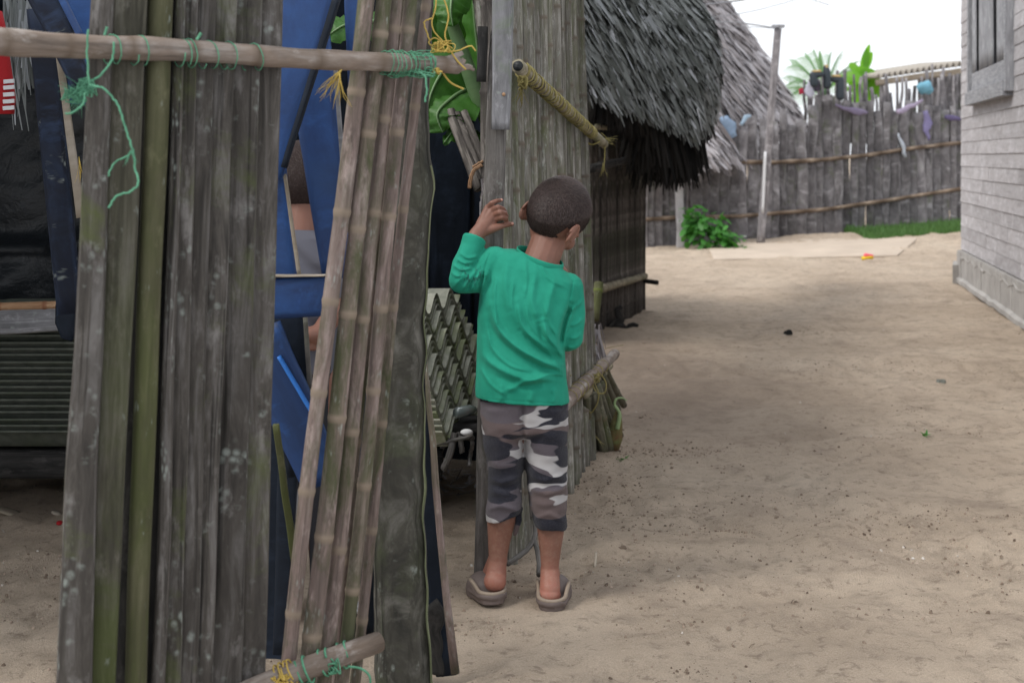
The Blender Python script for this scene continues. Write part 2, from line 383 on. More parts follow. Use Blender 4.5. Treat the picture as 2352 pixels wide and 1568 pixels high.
ds = t.node('ShaderNodeVectorMath', operation='DISTANCE'); ds.inputs[1].default_value = (.65, 7.3 * .42, 0); t.link(sp_.outputs[0], ds.inputs[0])
dm = t.math('ADD', ds.outputs['Value'], t.math('MULTIPLY', t.math('SUBTRACT', n2, .5), 1.1)); c = t.mix(t.ramp(t.math('MULTIPLY', dm, .5), [(.16, .68), (.5, 0)]), c, (.155, .118, .095))  # middle hut's shade painted into the sand as a dark patch
n7 = t.noise(v, 24, 7, .75, .4); c = t.mix(t.ramp(n7, [(.54, 0), (.64, .55)]), c, (.20, .15, .115))
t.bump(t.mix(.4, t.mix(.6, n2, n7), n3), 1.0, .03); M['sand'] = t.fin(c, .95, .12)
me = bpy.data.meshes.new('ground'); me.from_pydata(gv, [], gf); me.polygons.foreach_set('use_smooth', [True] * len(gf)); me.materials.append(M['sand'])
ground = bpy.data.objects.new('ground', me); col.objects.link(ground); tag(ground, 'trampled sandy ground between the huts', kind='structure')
# clods, pebbles and crumbs too many to count
def lump(mb, p, r, flat=.6, tint=.5):
    seed = V((R(0, 99), R(0, 99), 0)); ids = []
    dirs = [(1, 0, 0), (.5, .87, 0), (-.5, .87, 0), (-1, 0, 0), (-.5, -.87, 0), (.5, -.87, 0)]
    b = [mb.add(V(p) + V((d[0], d[1], -.3)) * r * R(.7, 1.3), tint) for d in dirs]
    u = [mb.add(V(p) + V((d[0] * .6, d[1] * .6, flat)) * r * R(.7, 1.25), tint) for d in dirs]
    for k in range(6): mb.face((b[k], b[(k + 1) % 6], u[(k + 1) % 6], u[k]))
    mb.face(u)
mb = MB(); cnt = 0
while cnt < 9000:
    y = 2.6 * math.exp(R(0, 1.5)); x = R(-.55, .42) * y
    if x > .36 * y: continue
    dens = noise.noise(V((x * 1.3, y * 1.1, 40))) + .4 * noise.noise(V((x * 4, y * 4, 8)))
    near = sstep(.35, 0, abs(x - (.005 + (y - 4.05) * .21))) if 3.7 < y < 6 else 0
    if R(0, 1) > .02 + max(0, dens - .08) * 3 + near * .5: continue
    r = .0011 + .0050 * R(0, 1) ** 7
    lump(mb, (x, y, gfull(x, y) + r * .3), r, R(.3, .9), R(0, 1)); cnt += 1
t = NT('soil_crumb'); M['crumb'] = t.fin(t.ramp(t.attr('tint'), [(0, (.13, .098, .075)), (.5, (.25, .195, .15)), (.9, (.36, .29, .23)), (1, (.6, .57, .53))]), .95, .1)
for k in range(95):
    y = 2.75 * math.exp(R(0, 1.35)); x = R(-.52, .40) * y
    if k % 3 == 0: y = R(4.2, 5.8); x = .05 + (y - 4.05) * .21 + R(.05, .55)
    an = R(-.5, .5); ln = R(.03, .16); wd = R(.015, .05); rr = R(.7, 1.3)
    for j in range(int(R(14, 60))):
        a_, b_ = random.gauss(0, 1) * ln, random.gauss(0, 1) * wd; xx = x + a_ * math.cos(an) - b_ * math.sin(an); yy = y + a_ * math.sin(an) + b_ * math.cos(an) * 1.6
        r = (.0013 + .0042 * R(0, 1) ** 4) * rr; lump(mb, (xx, yy, gfull(xx, yy) + r * .25), r, R(.3, .9), R(0, .75))
tag(mb.build('gravel', M['crumb'], smooth=False), 'small soil crumbs and grit strewn over the sand', kind='stuff')
mb = MB()
for k in range(330):
    y = 2.7 * math.exp(R(0, 1.3)); x = R(-.5, .36) * y; a = R(0, 3.14); L = R(.006, .030)
    p = V((x, y, gfull(x, y) + .003)); q = p + V((math.cos(a) * L, math.sin(a) * L, R(0, .006)))
    mb.sweep([p, (p + q) / 2 + V((0, 0, .003)), q], R(.0004, .0011), n=4, tint=R(0, 1))
tag(mb.build('straw', M['crumb']), 'fine twigs and straw bits scattered over the sand', kind='stuff')
def plank_thing(name, mat, label, cat, a, b, w0, w1, th, hint=(0, -1, 0), group=None, **k):
    m = MB(); m.board(a, b, w0, w1, th, hint, **k); o = m.build(name, mat); return tag(o, label, cat, group)
# concrete path
def quadp(pts, z0, z1, name, mat):
    m = MB(); n = len(pts); lo = [m.add((p.x, p.y, z0 + gz(p.x, p.y))) for p in pts]; hi = [m.add((p.x, p.y, z1 + gz(p.x, p.y))) for p in pts]
    m.face(hi); 
    for k in range(n): m.face((lo[k], lo[(k + 1) % n], hi[(k + 1) % n], hi[k]))
    return m.build(name, mat, smooth=False)
M['concrete_path'] = simple('path_concrete', (.49, .41, .335), .9, .15, 3, .12, .4, 60)
pa = [G(1640, 599), G(2060, 596), G(2110, 576), G(1620, 563)]
tag(quadp(pa, -.05, .010, 'path', M['concrete_path']), 'pale concrete slab set in the sand', kind='structure')
# ---------------------------------------------------------------- far picket fence
def fd(x): return 18.1 + (x - 1480) / 725 * 1.5
def fbase(x):
    xs = [1480, 1560, 1620, 1700, 1780, 1950, 2100, 2240]; yv = [577, 573, 563, 556, 551, 538, 524, 512]
    return float(np.interp(x, xs, yv))
def ftop(x):
    xs = [1470, 1655, 1660, 1700, 1745, 1800, 1840, 1856, 1900, 1960, 2010, 2060, 2205, 2240]; yv = [352, 350, 300, 282, 268, 285, 275, 235, 222, 232, 250, 246, 246, 240]
    return float(np.interp(x, xs, yv))
ff = empty('picket_fence', P(1800, 552, fd(1800)), 'long grey weathered picket fence behind the sand, with two thin horizontal poles', 'fence')
x = 1462; k = 0
while x < 2245:
    w = R(15, 27); d = fd(x) + R(-.03, .03)
    if x > 1955: w *= .95
    yt = ftop(x) + R(-16, 14); mb = MB()
    if 1785 < x < 1800: yt = 250
    if 1555 > x > 1540: w = 17
    m_ = M['picket'] if R(0, 1) > .1 else M['picket_thin']
    a = P(x + w / 2 + R(-2, 2), fbase(x) + 14, d); b = P(x + w / 2 + R(-4, 4), yt, d)
    mb.board(a, b, w * 1.13 / F * d, w * R(.85, 1.1) / F * d, .03, (0, -1, 0), 14, .14, R(0, 1))
    mb.build('picket', m_, ff); x += w * R(.90, .99); k += 1
x = 1850
while x < 2250:
    w = R(7, 14); d = fd(x) + .12 + R(-.03, .03)
    yt = float(np.interp(x, [1850, 1900, 1960, 2020, 2080, 2210, 2250], [205, 190, 170, 196, 180, 150, 142])) + R(-22, 26); mb = MB()
    mb.board(P(x + R(-3, 3), 330, d), P(x + R(-5, 5), yt, d), w / F * d, w * .6 / F * d, .02, (0, -1, 0), 10, .25, R(0, 1))
    mb.build('stake', M['picket_thin'] if R(0, 1) > .4 else M['picket'], ff); x += w * R(.85, 1.2)
def railpts(xs, yv, off, n=26):
    out = []
    for i in range(n + 1):
        x = xs[0] + (xs[-1] - xs[0]) * i / n
        out.append(P(x, float(np.interp(x, xs, yv)), fd(x) - off))
    return out
mb = MB(); pts = railpts([1630, 1700, 1780, 1900, 2000, 2100, 2230], [368, 372, 373, 366, 355, 340, 325], .07); mb.sweep(pts, .028, n=8, wob=.3, nodes=[(.9 if i % 2 else 0) for i in range(27)]); mb.build('rail', M['far_rail'], ff)
mb = MB(); pts = railpts([1470, 1560, 1700, 1900, 2000, 2100, 2230], [504, 499, 496, 480, 466, 450, 430], .07); mb.sweep(pts, .026, n=8, wob=.3, nodes=[(.9 if i % 2 else 0) for i in range(27)]); mb.build('rail', M['far_rail'], ff)
mb = MB(); mb.board(P(1562, 578, 17.95), P(1560, 330, 17.95), .10, .10, .06, (0, -1, 0)); mb.build('fence_post', M['siding'], ff)
# leaning pole with a cap and wires
pd = 17.9
e = empty('utility_post', P(1747, 556, pd), 'tall leaning grey wooden post with a small cap in front of the picket fence', 'post')
mb = MB(); mb.board(P(1747, 560, pd), P(1787, 66, pd), .10, .085, .08, (0, -1, 0), 20, .03); mb.build('shaft', M['picket_thin'], e)
mb = MB(); mb.board(P(1752, 490, pd - .06), P(1758, 348, pd - .06), .028, .034, .02, (0, -1, 0), 8); mb.build('pale_strip', M['white_cloth'], e)
mb = MB(); mb.box(P(1787, 61, pd), .15, .12, .035); mb.build('cap', M['shutter'], e, False)
M['wire'] = simple('wire', (.25, .25, .27), .5)
for (pts, r) in (([(1480, 66, 14), (1565, 57, 15), (1640, 52, 16), (1700, 53, 17), (1787, 66, pd)], .010), ([(1480, 72, 14), (1600, 66, 15.5), (1700, 62, 17), (1787, 66, pd)], .005),
                 ([(1540, 15, 14), (1620, 11, 14.5), (1700, 1, 15), (1790, -14, 15.5)], .012), ([(1560, 52, 15), (1640, 40, 15.5), (1720, 28, 16), (1795, 9, 16.5), (1900, -20, 17)], .006), ([(1840, -8, 17), (1905, 12, 17), (1990, 40, 30)], .006)):
    if pts[-1][0] == 1990: pts = [(1800, -22, 17), (1860, -2, 17), (1905, 12, 17)]
    mb = MB(); curl(mb, [P(*p) for p in pts], r, 0, 5, n=4)
    lab = {66: 'thick grey cable running left from the top of the leaning post', 72: 'thin wire just under the thick cable of the leaning post', 15: 'pale cable crossing the top edge of the thatch in the sky', 52: 'thin wire rising to the right across the white sky', -22: 'short wire in the sky above the palm fronds'}[pts[0][1]]
    tag(mb.build('wire', M['wire']), lab, 'wire', 'overhead wires')
# rags, boots and cloths on the fence
def rag(name, label, cat, pts, w, colr, d=None, th=.015, rough=.85):
    key = 'c_%s_%s' % (name, colr)
    if key not in M: M[key] = simple(key, colr, rough, .2, 12, .15)
    mb = MB(); q = [P(x, y, fd(x) - (.10 if d is None else d)) for x, y in pts]
    out = []
    for i in range(len(q) - 1):
        for f in (0, .33, .66): out.append(q[i].lerp(q[i + 1], f))
    out.append(q[-1]); ws = w if hasattr(w, '__len__') else [w] * len(q)
    wsn = [float(np.interp(i, [j * 3 for j in range(len(ws))], ws)) for i in range(len(out))]
    mb.sweep([p + V((R(-.01, .01), 0, R(-.01, .01))) for p in out], wsn, th, (0, -1, 0), 10, 0, .5, R(0, 1))
    return tag(mb.build(name, M[key]), label, cat)
rag('rag', 'pale blue shirt draped where the thatch meets the pickets', 'cloth', [(1664, 268), (1672, 290), (1682, 318)], [.05, .11, .07], (.25, .34, .47))
rag('rag', 'thin pale blue strip of cloth hooked over a low picket by the thatch', 'cloth', [(1702, 287), (1714, 268), (1724, 266)], [.02, .035, .015], (.30, .40, .50))
rag('rag', 'light blue bundled cloth on a tall stake near the house', 'cloth', [(2113, 196), (2124, 202), (2136, 212)], [.05, .09, .06], (.16, .36, .47), th=.06)
rag('rag', 'mauve strip of cloth sagging across the middle pickets', 'cloth', [(1919, 241), (1945, 251), (1975, 257), (1992, 259)], [.015, .03, .045, .02], (.20, .17, .25))
rag('rag', 'pale mauve rolled strip of cloth slanting up to the right on the pickets', 'cloth', [(2060, 258), (2090, 246), (2118, 230)], [.035, .03, .02], (.33, .28, .38))
rag('rag', 'purple and white rag hanging down below the blue bundle', 'cloth', [(2125, 254), (2132, 285), (2128, 300), (2134, 322)], [.03, .055, .035, .012], (.20, .18, .32))
rag('rag', 'dark purple cloth knotted round a picket beside the house corner', 'cloth', [(2172, 270), (2188, 272), (2206, 274)], [.025, .04, .02], (.12, .10, .19))
rag('rag', 'whitish rag drying on top of the pickets below the boots', 'cloth', [(1861, 192), (1856, 212), (1854, 222)], [.04, .085, .05], (.42, .42, .50))
rag('rag', 'small red cloth on the pickets beside the whitish rag', 'cloth', [(1840, 204), (1843, 216)], [.035, .035], (.35, .03, .06))
rag('rag', 'black and white cloth bunched on the pickets under the upright boot', 'cloth', [(1868, 187), (1876, 196), (1880, 208)], [.05, .05, .04], (.10, .09, .13))
rag('rag', 'thin white strip dangling over the upper pole of the fence', 'cloth', [(2063, 306), (2072, 330), (2080, 360)], [.015, .03, .02], (.42, .46, .52))
def boot(label, heel, toe, shaft, d):
    e = empty('rubber_boot', P(*heel, d), label, 'boot', 'rubber boots drying on the fence')
    mb = MB(); mb.chain((P(*shaft, d), .055), (P(*heel, d), .05), (P(*toe, d), .038)); mb.build('upper', M['boot'], e)
    mb = MB(); a, b = P(*heel, d), P(*toe, d); up = (P(*heel, d) - P(*shaft, d)).normalized() * .050
    mb.board(a + up, b + up * .85, .09, .08, .03, up, 6, .02); mb.build('sole', M['boot_sole'], e)
M['boot'] = simple('dark_rubber', (.035, .045, .055), .5); M['boot_sole'] = simple('tan_sole', (.50, .36, .17), .8)
boot('dark rubber boot upturned on the leftmost stake with its tan sole up', (1868, 173), (1886, 171), (1870, 192), 18.7)
boot('dark rubber boot standing upright with its toe pointing at the sky', (1899, 165), (1897, 157), (1900, 196), 18.75)
boot('dark boot lying on the pickets beneath the green leaves, tan sole up', (1930, 184), (1911, 182), (1930, 222), 18.8)
# shrubs by the fence
def shrub(name, label, base, tips, nleaf, ls, mat, cat='plant', spread=.1):
    e = empty(name, base, label, cat); mb = MB(); ml = MB()
    for tp in tips:
        tp = V(tp); mid = base.lerp(tp, .5) + V((R(-.05, .05), R(-.05, .05), .04))
        curl(mb, [base, mid, tp], .008, 0, 5, n=5)
        for k in range(nleaf):
            f = R(.45, 1.05); p = base.lerp(mid, f * 2) if f < .5 else mid.lerp(tp, f * 2 - 1)
            p = p + V((R(-1, 1), R(-1, 1), R(-1, 1))) * spread
            d = V((R(-1, 1), R(-1, 1), R(-.6, .5))); n_ = V((R(-.4, .4), R(-.6, .1), 1))
            ml.strip(p, d, n_, ls * R(.6, 1.2), ls * R(.5, .8), R(0, 1), ls * .3, 5, True)
    mb.build('stem', M['orange_stick'] if 0 else M['picket_thin'], e); ml.build('foliage', mat, e)
b = P(1607, 566, 17.6)
shrub('shrub', 'leafy green shrub on bare pale stems by the fence post', b, [P(1586, 490, 17.6), P(1600, 495, 17.5), P(1612, 500, 17.7), P(1590, 520, 17.6)], 30, .13, M['weed'], spread=.12)
b = P(1640, 570, 17.5)
shrub('shrub', 'low sprawling green shrub beside the concrete slab', b, [P(1645, 500, 17.5), P(1655, 515, 17.5), P(1630, 545, 17.5), P(1668, 535, 17.4), P(1690, 555, 17.3), P(1676, 560, 17.4)], 22, .11, M['weed'], spread=.10)
# grass bank
mb = MB()
for k in range(9000):
    x = R(1942, 2215); y0 = float(np.interp(x, [1940, 2000, 2210], [533, 526, 497])); y1 = float(np.interp(x, [1940, 1990, 2050, 2120, 2210], [540, 545, 541, 533, 521]))
    f = R(0, 1); y = y0 + (y1 - y0) * f; d = fd(x) - .1 - 1.5 * f * sstep(1935, 2010, x); X = (x - CX) / F * d
    p = V((X, d, gz(X, d) - .01)); mb.strip(p, V((R(-.5, .5), R(-.5, .5), 1)), V((R(-1, 1), -1, 0)), R(.04, .10) * (1.5 if R(0, 1) > .9 else 1), .012, R(0, 1), .02, 1)
tag(mb.build('grass', M['grass']), 'strip of short green grass at the foot of the picket fence', kind='stuff')
# toy and white litter
tp = G(1993, 602) + V((0, 0, .02)); e = empty('toy', tp, 'small yellow and pink plastic toy lying on the sand in front of the slab', 'toy')
mb = MB(); mb.sweep([tp + V((-.065, 0, .02)), tp + V((0, 0, .03)), tp + V((.06, 0, .03))], [.02, .035, .02], .02, (0, 0, 1), 10); mb.build('base', simple('yellow_plastic', (.75, .52, .02), .4), e)
mb = MB(); mb.chain((tp + V((-.02, 0, .055)), .025), (tp + V((.05, .01, .045)), .02)); mb.build('top', simple('pink_plastic', (.8, .12, .16), .4), e)
M['litter_white'] = simple('white_litter', (.75, .75, .75), .7)
for (x, y, r, lab) in ((1803, 556, .045, 'white scrap on the back edge of the concrete slab, near the leaning post'), (1973, 556, .05, 'white crumpled scrap at the back of the slab below the grass'), (1708, 565, .04, 'white flat scrap lying on the left half of the slab')):
    p = G(x, y); p.z = .05 + gz(p.x, p.y); mb = MB(); mb.ell(p, r, r * .7, r * .35, nu=8, nv=5); tag(mb.build('litter', M['litter_white']), lab, 'litter', 'white scraps near the slab')
# ---------------------------------------------------------------- palm, broad leaves, shed beyond the fence
base = P(1895, 560, 26); base.z = .1; crown = P(1893, 222, 26)
e = empty('palm_tree', base, 'hazy palm with fine fanned fronds behind the pickets', 'tree')
mb = MB(); mb.sweep([base, base.lerp(crown, .5) + V((.05, 0, 0)), crown], [.16, .12, .10], n=10); mb.build('trunk', M['picket'], e)
mb = MB()
for (tx, ty) in ((1815, 190), (1822, 150), (1850, 130), (1868, 118), (1905, 128), (1930, 125), (1960, 150), (1820, 215), (1950, 170), (1880, 135)):
    tip = P(tx, ty, 26 + R(-1, 1)); mid = crown.lerp(tip, .5) + V((0, 0, .22)); pts = [crown.lerp(mid, f / 6).lerp(mid.lerp(tip, f / 6), f / 6) for f in range(7)]
    mb.sweep(pts, [.02 - .0025 * i for i in range(7)], n=4, tint=.2)
    for i in range(24):
        f = .15 + .85 * i / 23; a = crown.lerp(mid, f).lerp(mid.lerp(tip, f), f); dr = (tip - crown).normalized()
        for s_ in (-1, 1): mb.strip(a, dr * .9 + V((s_ * .25, s_ * .3, .45 * s_ - .25)), V((0, -1, .2)), .46 * (1.1 - .5 * f), .011, R(0, .6), .12, 2)
mb.build('crown', M['palm'], e)
base = P(1975, 560, 24); base.z = .1
e = empty('broadleaf_tree', base, 'bright green large-leaved plant rising above the pickets', 'tree'); mb = MB()
mb.sweep([base, P(1978, 300, 24), P(1985, 170, 24)], [.06, .05, .03], n=8); mb.build('trunk', M['picket'], e); mb = MB()
for k in range(34):
    p = P(R(1945, 2004), R(152, 210), 24 + R(-.4, .4)); mb.strip(p, V((R(-.9, .9), R(-.5, .5), R(-1, .1))), V((R(-.5, .5), -1, R(-.2, .5))), R(.22, .36), R(.14, .22), R(0, .5), .08, 7, True)
for q in ((1978, 165, 1997, 103), (1984, 165, 2003, 120), (1990, 160, 1990, 112)):
    a, b_ = P(q[0], q[1], 24), P(q[2], q[3], 24); mb.strip(a, b_ - a, (0, -1, .3), (b_ - a).length, .13, .2, 0, 7, True)
mb.build('crown', M['almond'], e)
sh = empty('shed', P(2120, 540, 23), 'low shed with a scalloped corrugated roof edge behind the right pickets', 'shed')
a, b_ = P(2015, 178, 23), P(2215, 148, 21.5); mb = MB(); nn = 90; top = []
for r_ in range(2):
    row = []
    for i in range(nn + 1):
        p = a.lerp(b_, i / nn) + V((0, r_ * 2.2, .055 * r_ * 2)); p.z += .042 * math.sin(i / nn * 2 * math.pi * 15) + .03
        row.append((mb.add(p), mb.add(p - V((0, 0, .02)))))
    top.append(row)
for i in range(nn):
    A, B = top
    mb.face((A[i][0], A[i + 1][0], B[i + 1][0], B[i][0])); mb.face((A[i][1], A[i][0], B[i][0], B[i][1]) if 0 else (A[i][1], A[i + 1][1], A[i + 1][0], A[i][0])); mb.face((A[i][1], B[i][1], B[i + 1][1], A[i + 1][1]))
mb.build('roof', simple('roof_sheet', (.40, .37, .33), .8), sh)
mb = MB(); mb.board(P(2013, 190, 23.05), P(2216, 163, 21.55), .10, .10, .05, (0, -1, 0)); mb.build('beam', M['raw_edge'], sh)
mb = MB(); mb.box(P(2175, 360, 22.6) , .9, .1, 2.6); mb.build('wall', M['picket'], sh, False)
mb = MB(); mb.board(P(2030, 185, 23), P(2030, 560, 23), .12, .12, .1, (0, -1, 0)); mb.build('corner_post', M['picket'], sh)
# ---------------------------------------------------------------- thatch
def thatch(mb, surf, rows, n_per, L, w, tint=(0, 1), skew=0., lift=.25, jitter=1., tfun=None):
    """surf(u,v): u along the eave, v 0 at the eave .. 1 at the ridge"""
    for j in range(rows):
        v = 1 - j / (rows - 1) if rows > 1 else 0
        for i in range(n_per):
            u = (i + R(-.5, .5) * jitter) / n_per; vv = v + R(-.5, .5) / rows; vv = max(0, vv)
            u = min(.999, max(.001, u)); p = surf(u, vv); pu = surf(min(1, u + .01), vv); pv = surf(u, min(1.02, vv + .02))
            du = (pu - p); dv = (pv - p); nrm = du.cross(dv)
            if nrm.length < 1e-9: continue
            nrm.normalize()
            if nrm.y > 0 and abs(nrm.y) > .2: nrm = -nrm
            if nrm.z < -.3: nrm = -nrm
            down = -dv.normalized() + du.normalized() * skew
            d = down.normalized() + nrm * R(-.02, lift) + V((R(-1, 1), R(-1, 1), R(-1, 1))) * .16
            tt = R(*tint)
            if tfun: tt = tfun(u, vv, tt)
            big = 1.5 if R(0, 1) > .95 else 1; mb.strip(p + nrm * R(0, .03) * big, d, nrm + V((R(-1, 1), R(-1, 1), R(-1, 1))) * .5, L * R(.6, 1.25) * big, w * R(.5, 1.3) * (1 + .3 * (big > 1)), max(0, min(1, tt)), L * .08, 2)
def patch(mb, surf, nu=40, nv=14, off=0., tint=.1):
    g = [[mb.add(surf(i / nu, j / nv) + V((0, 0, off)), tint) for i in range(nu + 1)] for j in range(nv + 1)]
    for j in range(nv):
        for i in range(nu): mb.face((g[j][i], g[j][i + 1], g[j + 1][i + 1], g[j + 1][i]))
def polyat(pts, u):
    n = len(pts) - 1; f = u * n; i = min(n - 1, int(f)); f -= i
    g = [pts[max(0, i - 1)], pts[i], pts[i + 1], pts[min(n, i + 2)]]; a, b, c, d = [V(q) for q in g]
    return .5 * ((2 * b) + (c - a) * f + (2 * a - 5 * b + 4 * c - d) * f * f + (3 * b - a - 3 * c + d) * f ** 3)
# middle hut
h2 = empty('thatched_hut', G(1475, 714), 'cane-walled hut with a dark shaggy thatched roof behind the boy', 'hut')
eave = [P(1180, 100, 6.3), P(1340, 200, 7.5), P(1415, 226, 8.1), P(1480, 254, 8.7), P(1545, 285, 9.3), P(1596, 300, 9.9), P(1636, 262, 10.9), P(1600, 290, 12.2)]
ridge = [P(1150, -330, 7.4), P(1240, -260, 8.6), P(1330, -190, 9.4), P(1400, -150, 10.0), P(1450, -120, 10.5), P(1490, -95, 10.9), P(1530, -60, 11.5), P(1500, -80, 12.4)]
def s2(u, v):
    p = polyat(eave, u).lerp(polyat(ridge, u), v); bul = 4 * v * (1 - v) * .22
    return p + V((.8 * bul * sstep(.5, 1, u), -bul * (1 - .5 * u), bul * .5))
mb = MB(); patch(mb, s2, 50, 16, -.03, .25)
thatch(mb, s2, 78, 260, .115, .045, (0.0, .80), skew=1.1, lift=.15, tfun=lambda u, v, t: (t ** 1.7) * (.75 + .9 * noise.noise(V((u * 26, v * 12, 0)))) if R(0, 1) > .07 else R(.7, 1))
mb.build('roof', M['thatch_a'], h2)
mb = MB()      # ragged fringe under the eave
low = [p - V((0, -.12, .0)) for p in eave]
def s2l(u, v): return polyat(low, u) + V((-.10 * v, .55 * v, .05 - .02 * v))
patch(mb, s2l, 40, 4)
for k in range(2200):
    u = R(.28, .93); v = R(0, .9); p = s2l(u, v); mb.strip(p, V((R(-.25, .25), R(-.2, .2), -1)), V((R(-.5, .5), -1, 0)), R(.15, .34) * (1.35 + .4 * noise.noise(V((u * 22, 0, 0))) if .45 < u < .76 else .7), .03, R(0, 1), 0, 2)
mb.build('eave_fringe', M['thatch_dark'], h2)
wa, wb = V((.25, 8.55, 0)), V((.985, 10.74, 0)); mb = MB(); n_ = 56
for i in range(n_):
    p = wa.lerp(wb, i / (n_ - 1)); r = R(.019, .03); q = p + V((R(-.02, .02), R(-.03, .03), 1.66 - .27 * i / n_ + R(-.03, .03)))
    mb.cane(p + V((R(-.012, .012), 0, -.03)), q, r, r * .85, .3, 7, tint=R(0, 1))
wc = V((-.6, 11.4, 0))
for i in range(50):
    p = wb.lerp(wc, i / 49); mb.cane(p + V((0, 0, -.03)), p + V((R(-.02, .02), 0, 1.6)), .028, .024, .3, 6, tint=R(0, 1))
mb.build('wall', M['hut_cane'], h2)
mb = MB(); mb.cane(P(1378, 664, 9.0), P(1482, 634, 10.72), .028, .024, .2); mb.build('low_rail', M['rail_bamboo'], h2)
mb = MB(); mb.cane(P(1440, 640, 10.85), P(1510, 649, 10.6), .018, .018, .4); mb.build('cross_pole', M['dark_wood'], h2)
mb = MB(); mb.cane(P(1375, 650, 7.6), P(1366, 735, 7.5), .026, .024, .3); mb.build('corner_cane', M['cane_green'], h2)
mb = MB(); mb.cane(P(1355, 388, 8.3), P(1480, 358, 9.9), .028, .02, .3, bend=.03); mb.build('high_rail', M['dark_wood'], h2)
mb = MB(); mb.cane(P(1370, 291, 8.4), P(1425, 297, 9.2), .017, .017, .4); mb.build('short_rail', M['rail_bamboo'], h2)
mb = MB(); p = G(1437, 752); mb.board(p + V((-.09, 0, -.02)), p + V((-.03, .02, .14)), .10, .03, .05, (0, -1, 0), 6, .3); mb.board(p + V((-.07, 0, .0)), p + V((.08, .02, .0)), .06, .04, .06, (0, -1, 0), 6, .3)
tag(mb.build('stone', M['dark_wood']), 'dark jagged stone on the sand at the foot of the middle hut', 'stone')
# far hut with the big pale roof
h3 = empty('thatched_hut', P(1500, 580, 21), 'far hut under a tall pale grey thatched roof sloping down behind the fence', 'hut')
eave3 = [P(1380, 355, 17.6), P(1480, 365, 17.6), P(1570, 362, 17.7), P(1655, 352, 18.0), P(1720, 335, 19.2), P(1790, 318, 20.4), P(1850, 310, 21.6), P(1870, 330, 23)]
ridge3 = [P(1180, -420, 20), P(1250, -360, 20.5), P(1300, -330, 21), P(1340, -310, 21.6), P(1370, -290, 22), P(1400, -270, 22.5), P(1426, -250, 23), P(1440, -250, 24)]
def s3(u, v):
    p = polyat(eave3, u).lerp(polyat(ridge3, u), v); bul = 4 * v * (1 - v) * .30
    return p + V((.5 * bul, -bul * .5, bul * .3))
mb = MB(); patch(mb, s3, 50, 16, -.04, .3)
thatch(mb, s3, 46, 240, .26, .065, (0.15, 1), skew=.6, lift=.16, tfun=lambda u, v, t: t * (.8 + .35 * noise.noise(V((u * 14, v * 9, 3)))))
mb.build('roof', M['thatch_b'], h3)
mb = MB()
for i in range(34): p = P(1300 + i * 17, 352, 19.6 + i * .05); mb.board(V((p.x, p.y, -.05)), p, .11, .11, .03, (0, -1, 0), 4, .1, R(0, 1))
mb.build('wall', M['picket'], h3)
# ---------------------------------------------------------------- board house on the right
HA, HB = V((4.15, 13.1, 0)), V((3.53, 9.81, 0)); HD = (HB - HA).normalized(); HN = V((HD.y, -HD.x, 0)); HN = HN if HN.x < 0 else -HN
def hs_(x):      # distance along the wall where the sight line of column x meets it
    k = (x - CX) / F; return (k * HA.y - HA.x) / (HD.x - k * HD.y)
def hp(s, z, out=0.): return HA + HD * s + HN * out + V((0, 0, z))
hw = empty('board_house', HA, 'grey board house with a shuttered window at the right edge', 'house')
LN, HT = 9.5, 3.3  # wall runs on out of view, lengthened to shade the near sand
z0 = .31; mb = MB(); row = 0; z = z0
w0, w1 = hs_(2240), hs_(2333); wz0 = CH + (HY - 245) / F * 12.4; 
rot = Matrix(((HD.x, HN.x, 0), (HD.y, HN.y, 0), (0, 0, 1)))
while z < HT:
    s = -.01; 
    while s < LN:
        L = R(.5, 1.7); e_ = min(LN, s + L)
        segs = [(s, e_)]
        if wz0 - .03 < z + .05 < wz0 + 1.42:
            segs = [(a, b) for a, b in ((s, min(e_, w0 - .01)), (max(s, w1 + .01), e_)) if b - a > .02]
        for a, b in segs:
            o_ = R(0, .004); tn = R(0, 1)
            lo0, lo1 = hp(a + .0015, z, .014 + o_), hp(b - .0015, z, .014 + o_); hi0, hi1 = hp(a + .002, z + .112, .008 + o_), hp(b - .002, z + .112, .008 + o_)
            bk0, bk1 = hp(a + .002, z, -.01), hp(b - .002, z, -.01)
            i_ = [mb.add(q, tn) for q in (lo0, lo1, hi1, hi0, bk0, bk1)]; ro = R(0, 9)
            mb.face((i_[0], i_[1], i_[2], i_[3]), [(ro, a), (ro, b), (ro + .11, b), (ro + .11, a)]); mb.face((i_[4], i_[5], i_[1], i_[0])); mb.face((i_[0], i_[3], i_[4])); mb.face((i_[1], i_[5], i_[2]))
        s = e_
    z += .109
mb.build('siding', M['siding'], hw, False)
def hbox(name, mat, s0, s1, za, zb, o0, o1, tint=.5, parent=hw):
    m = MB(); c = hp((s0 + s1) / 2, (za + zb) / 2, (o0 + o1) / 2); m.box(c, s1 - s0, o1 - o0, zb - za, rot, tint); o = m.build(name, mat, parent, False)
    bv = o.modifiers.new('b', 'BEVEL'); bv.width = .004; bv.segments = 1; return o
M['core'] = simple('wall_core', (.06, .06, .065), .9)
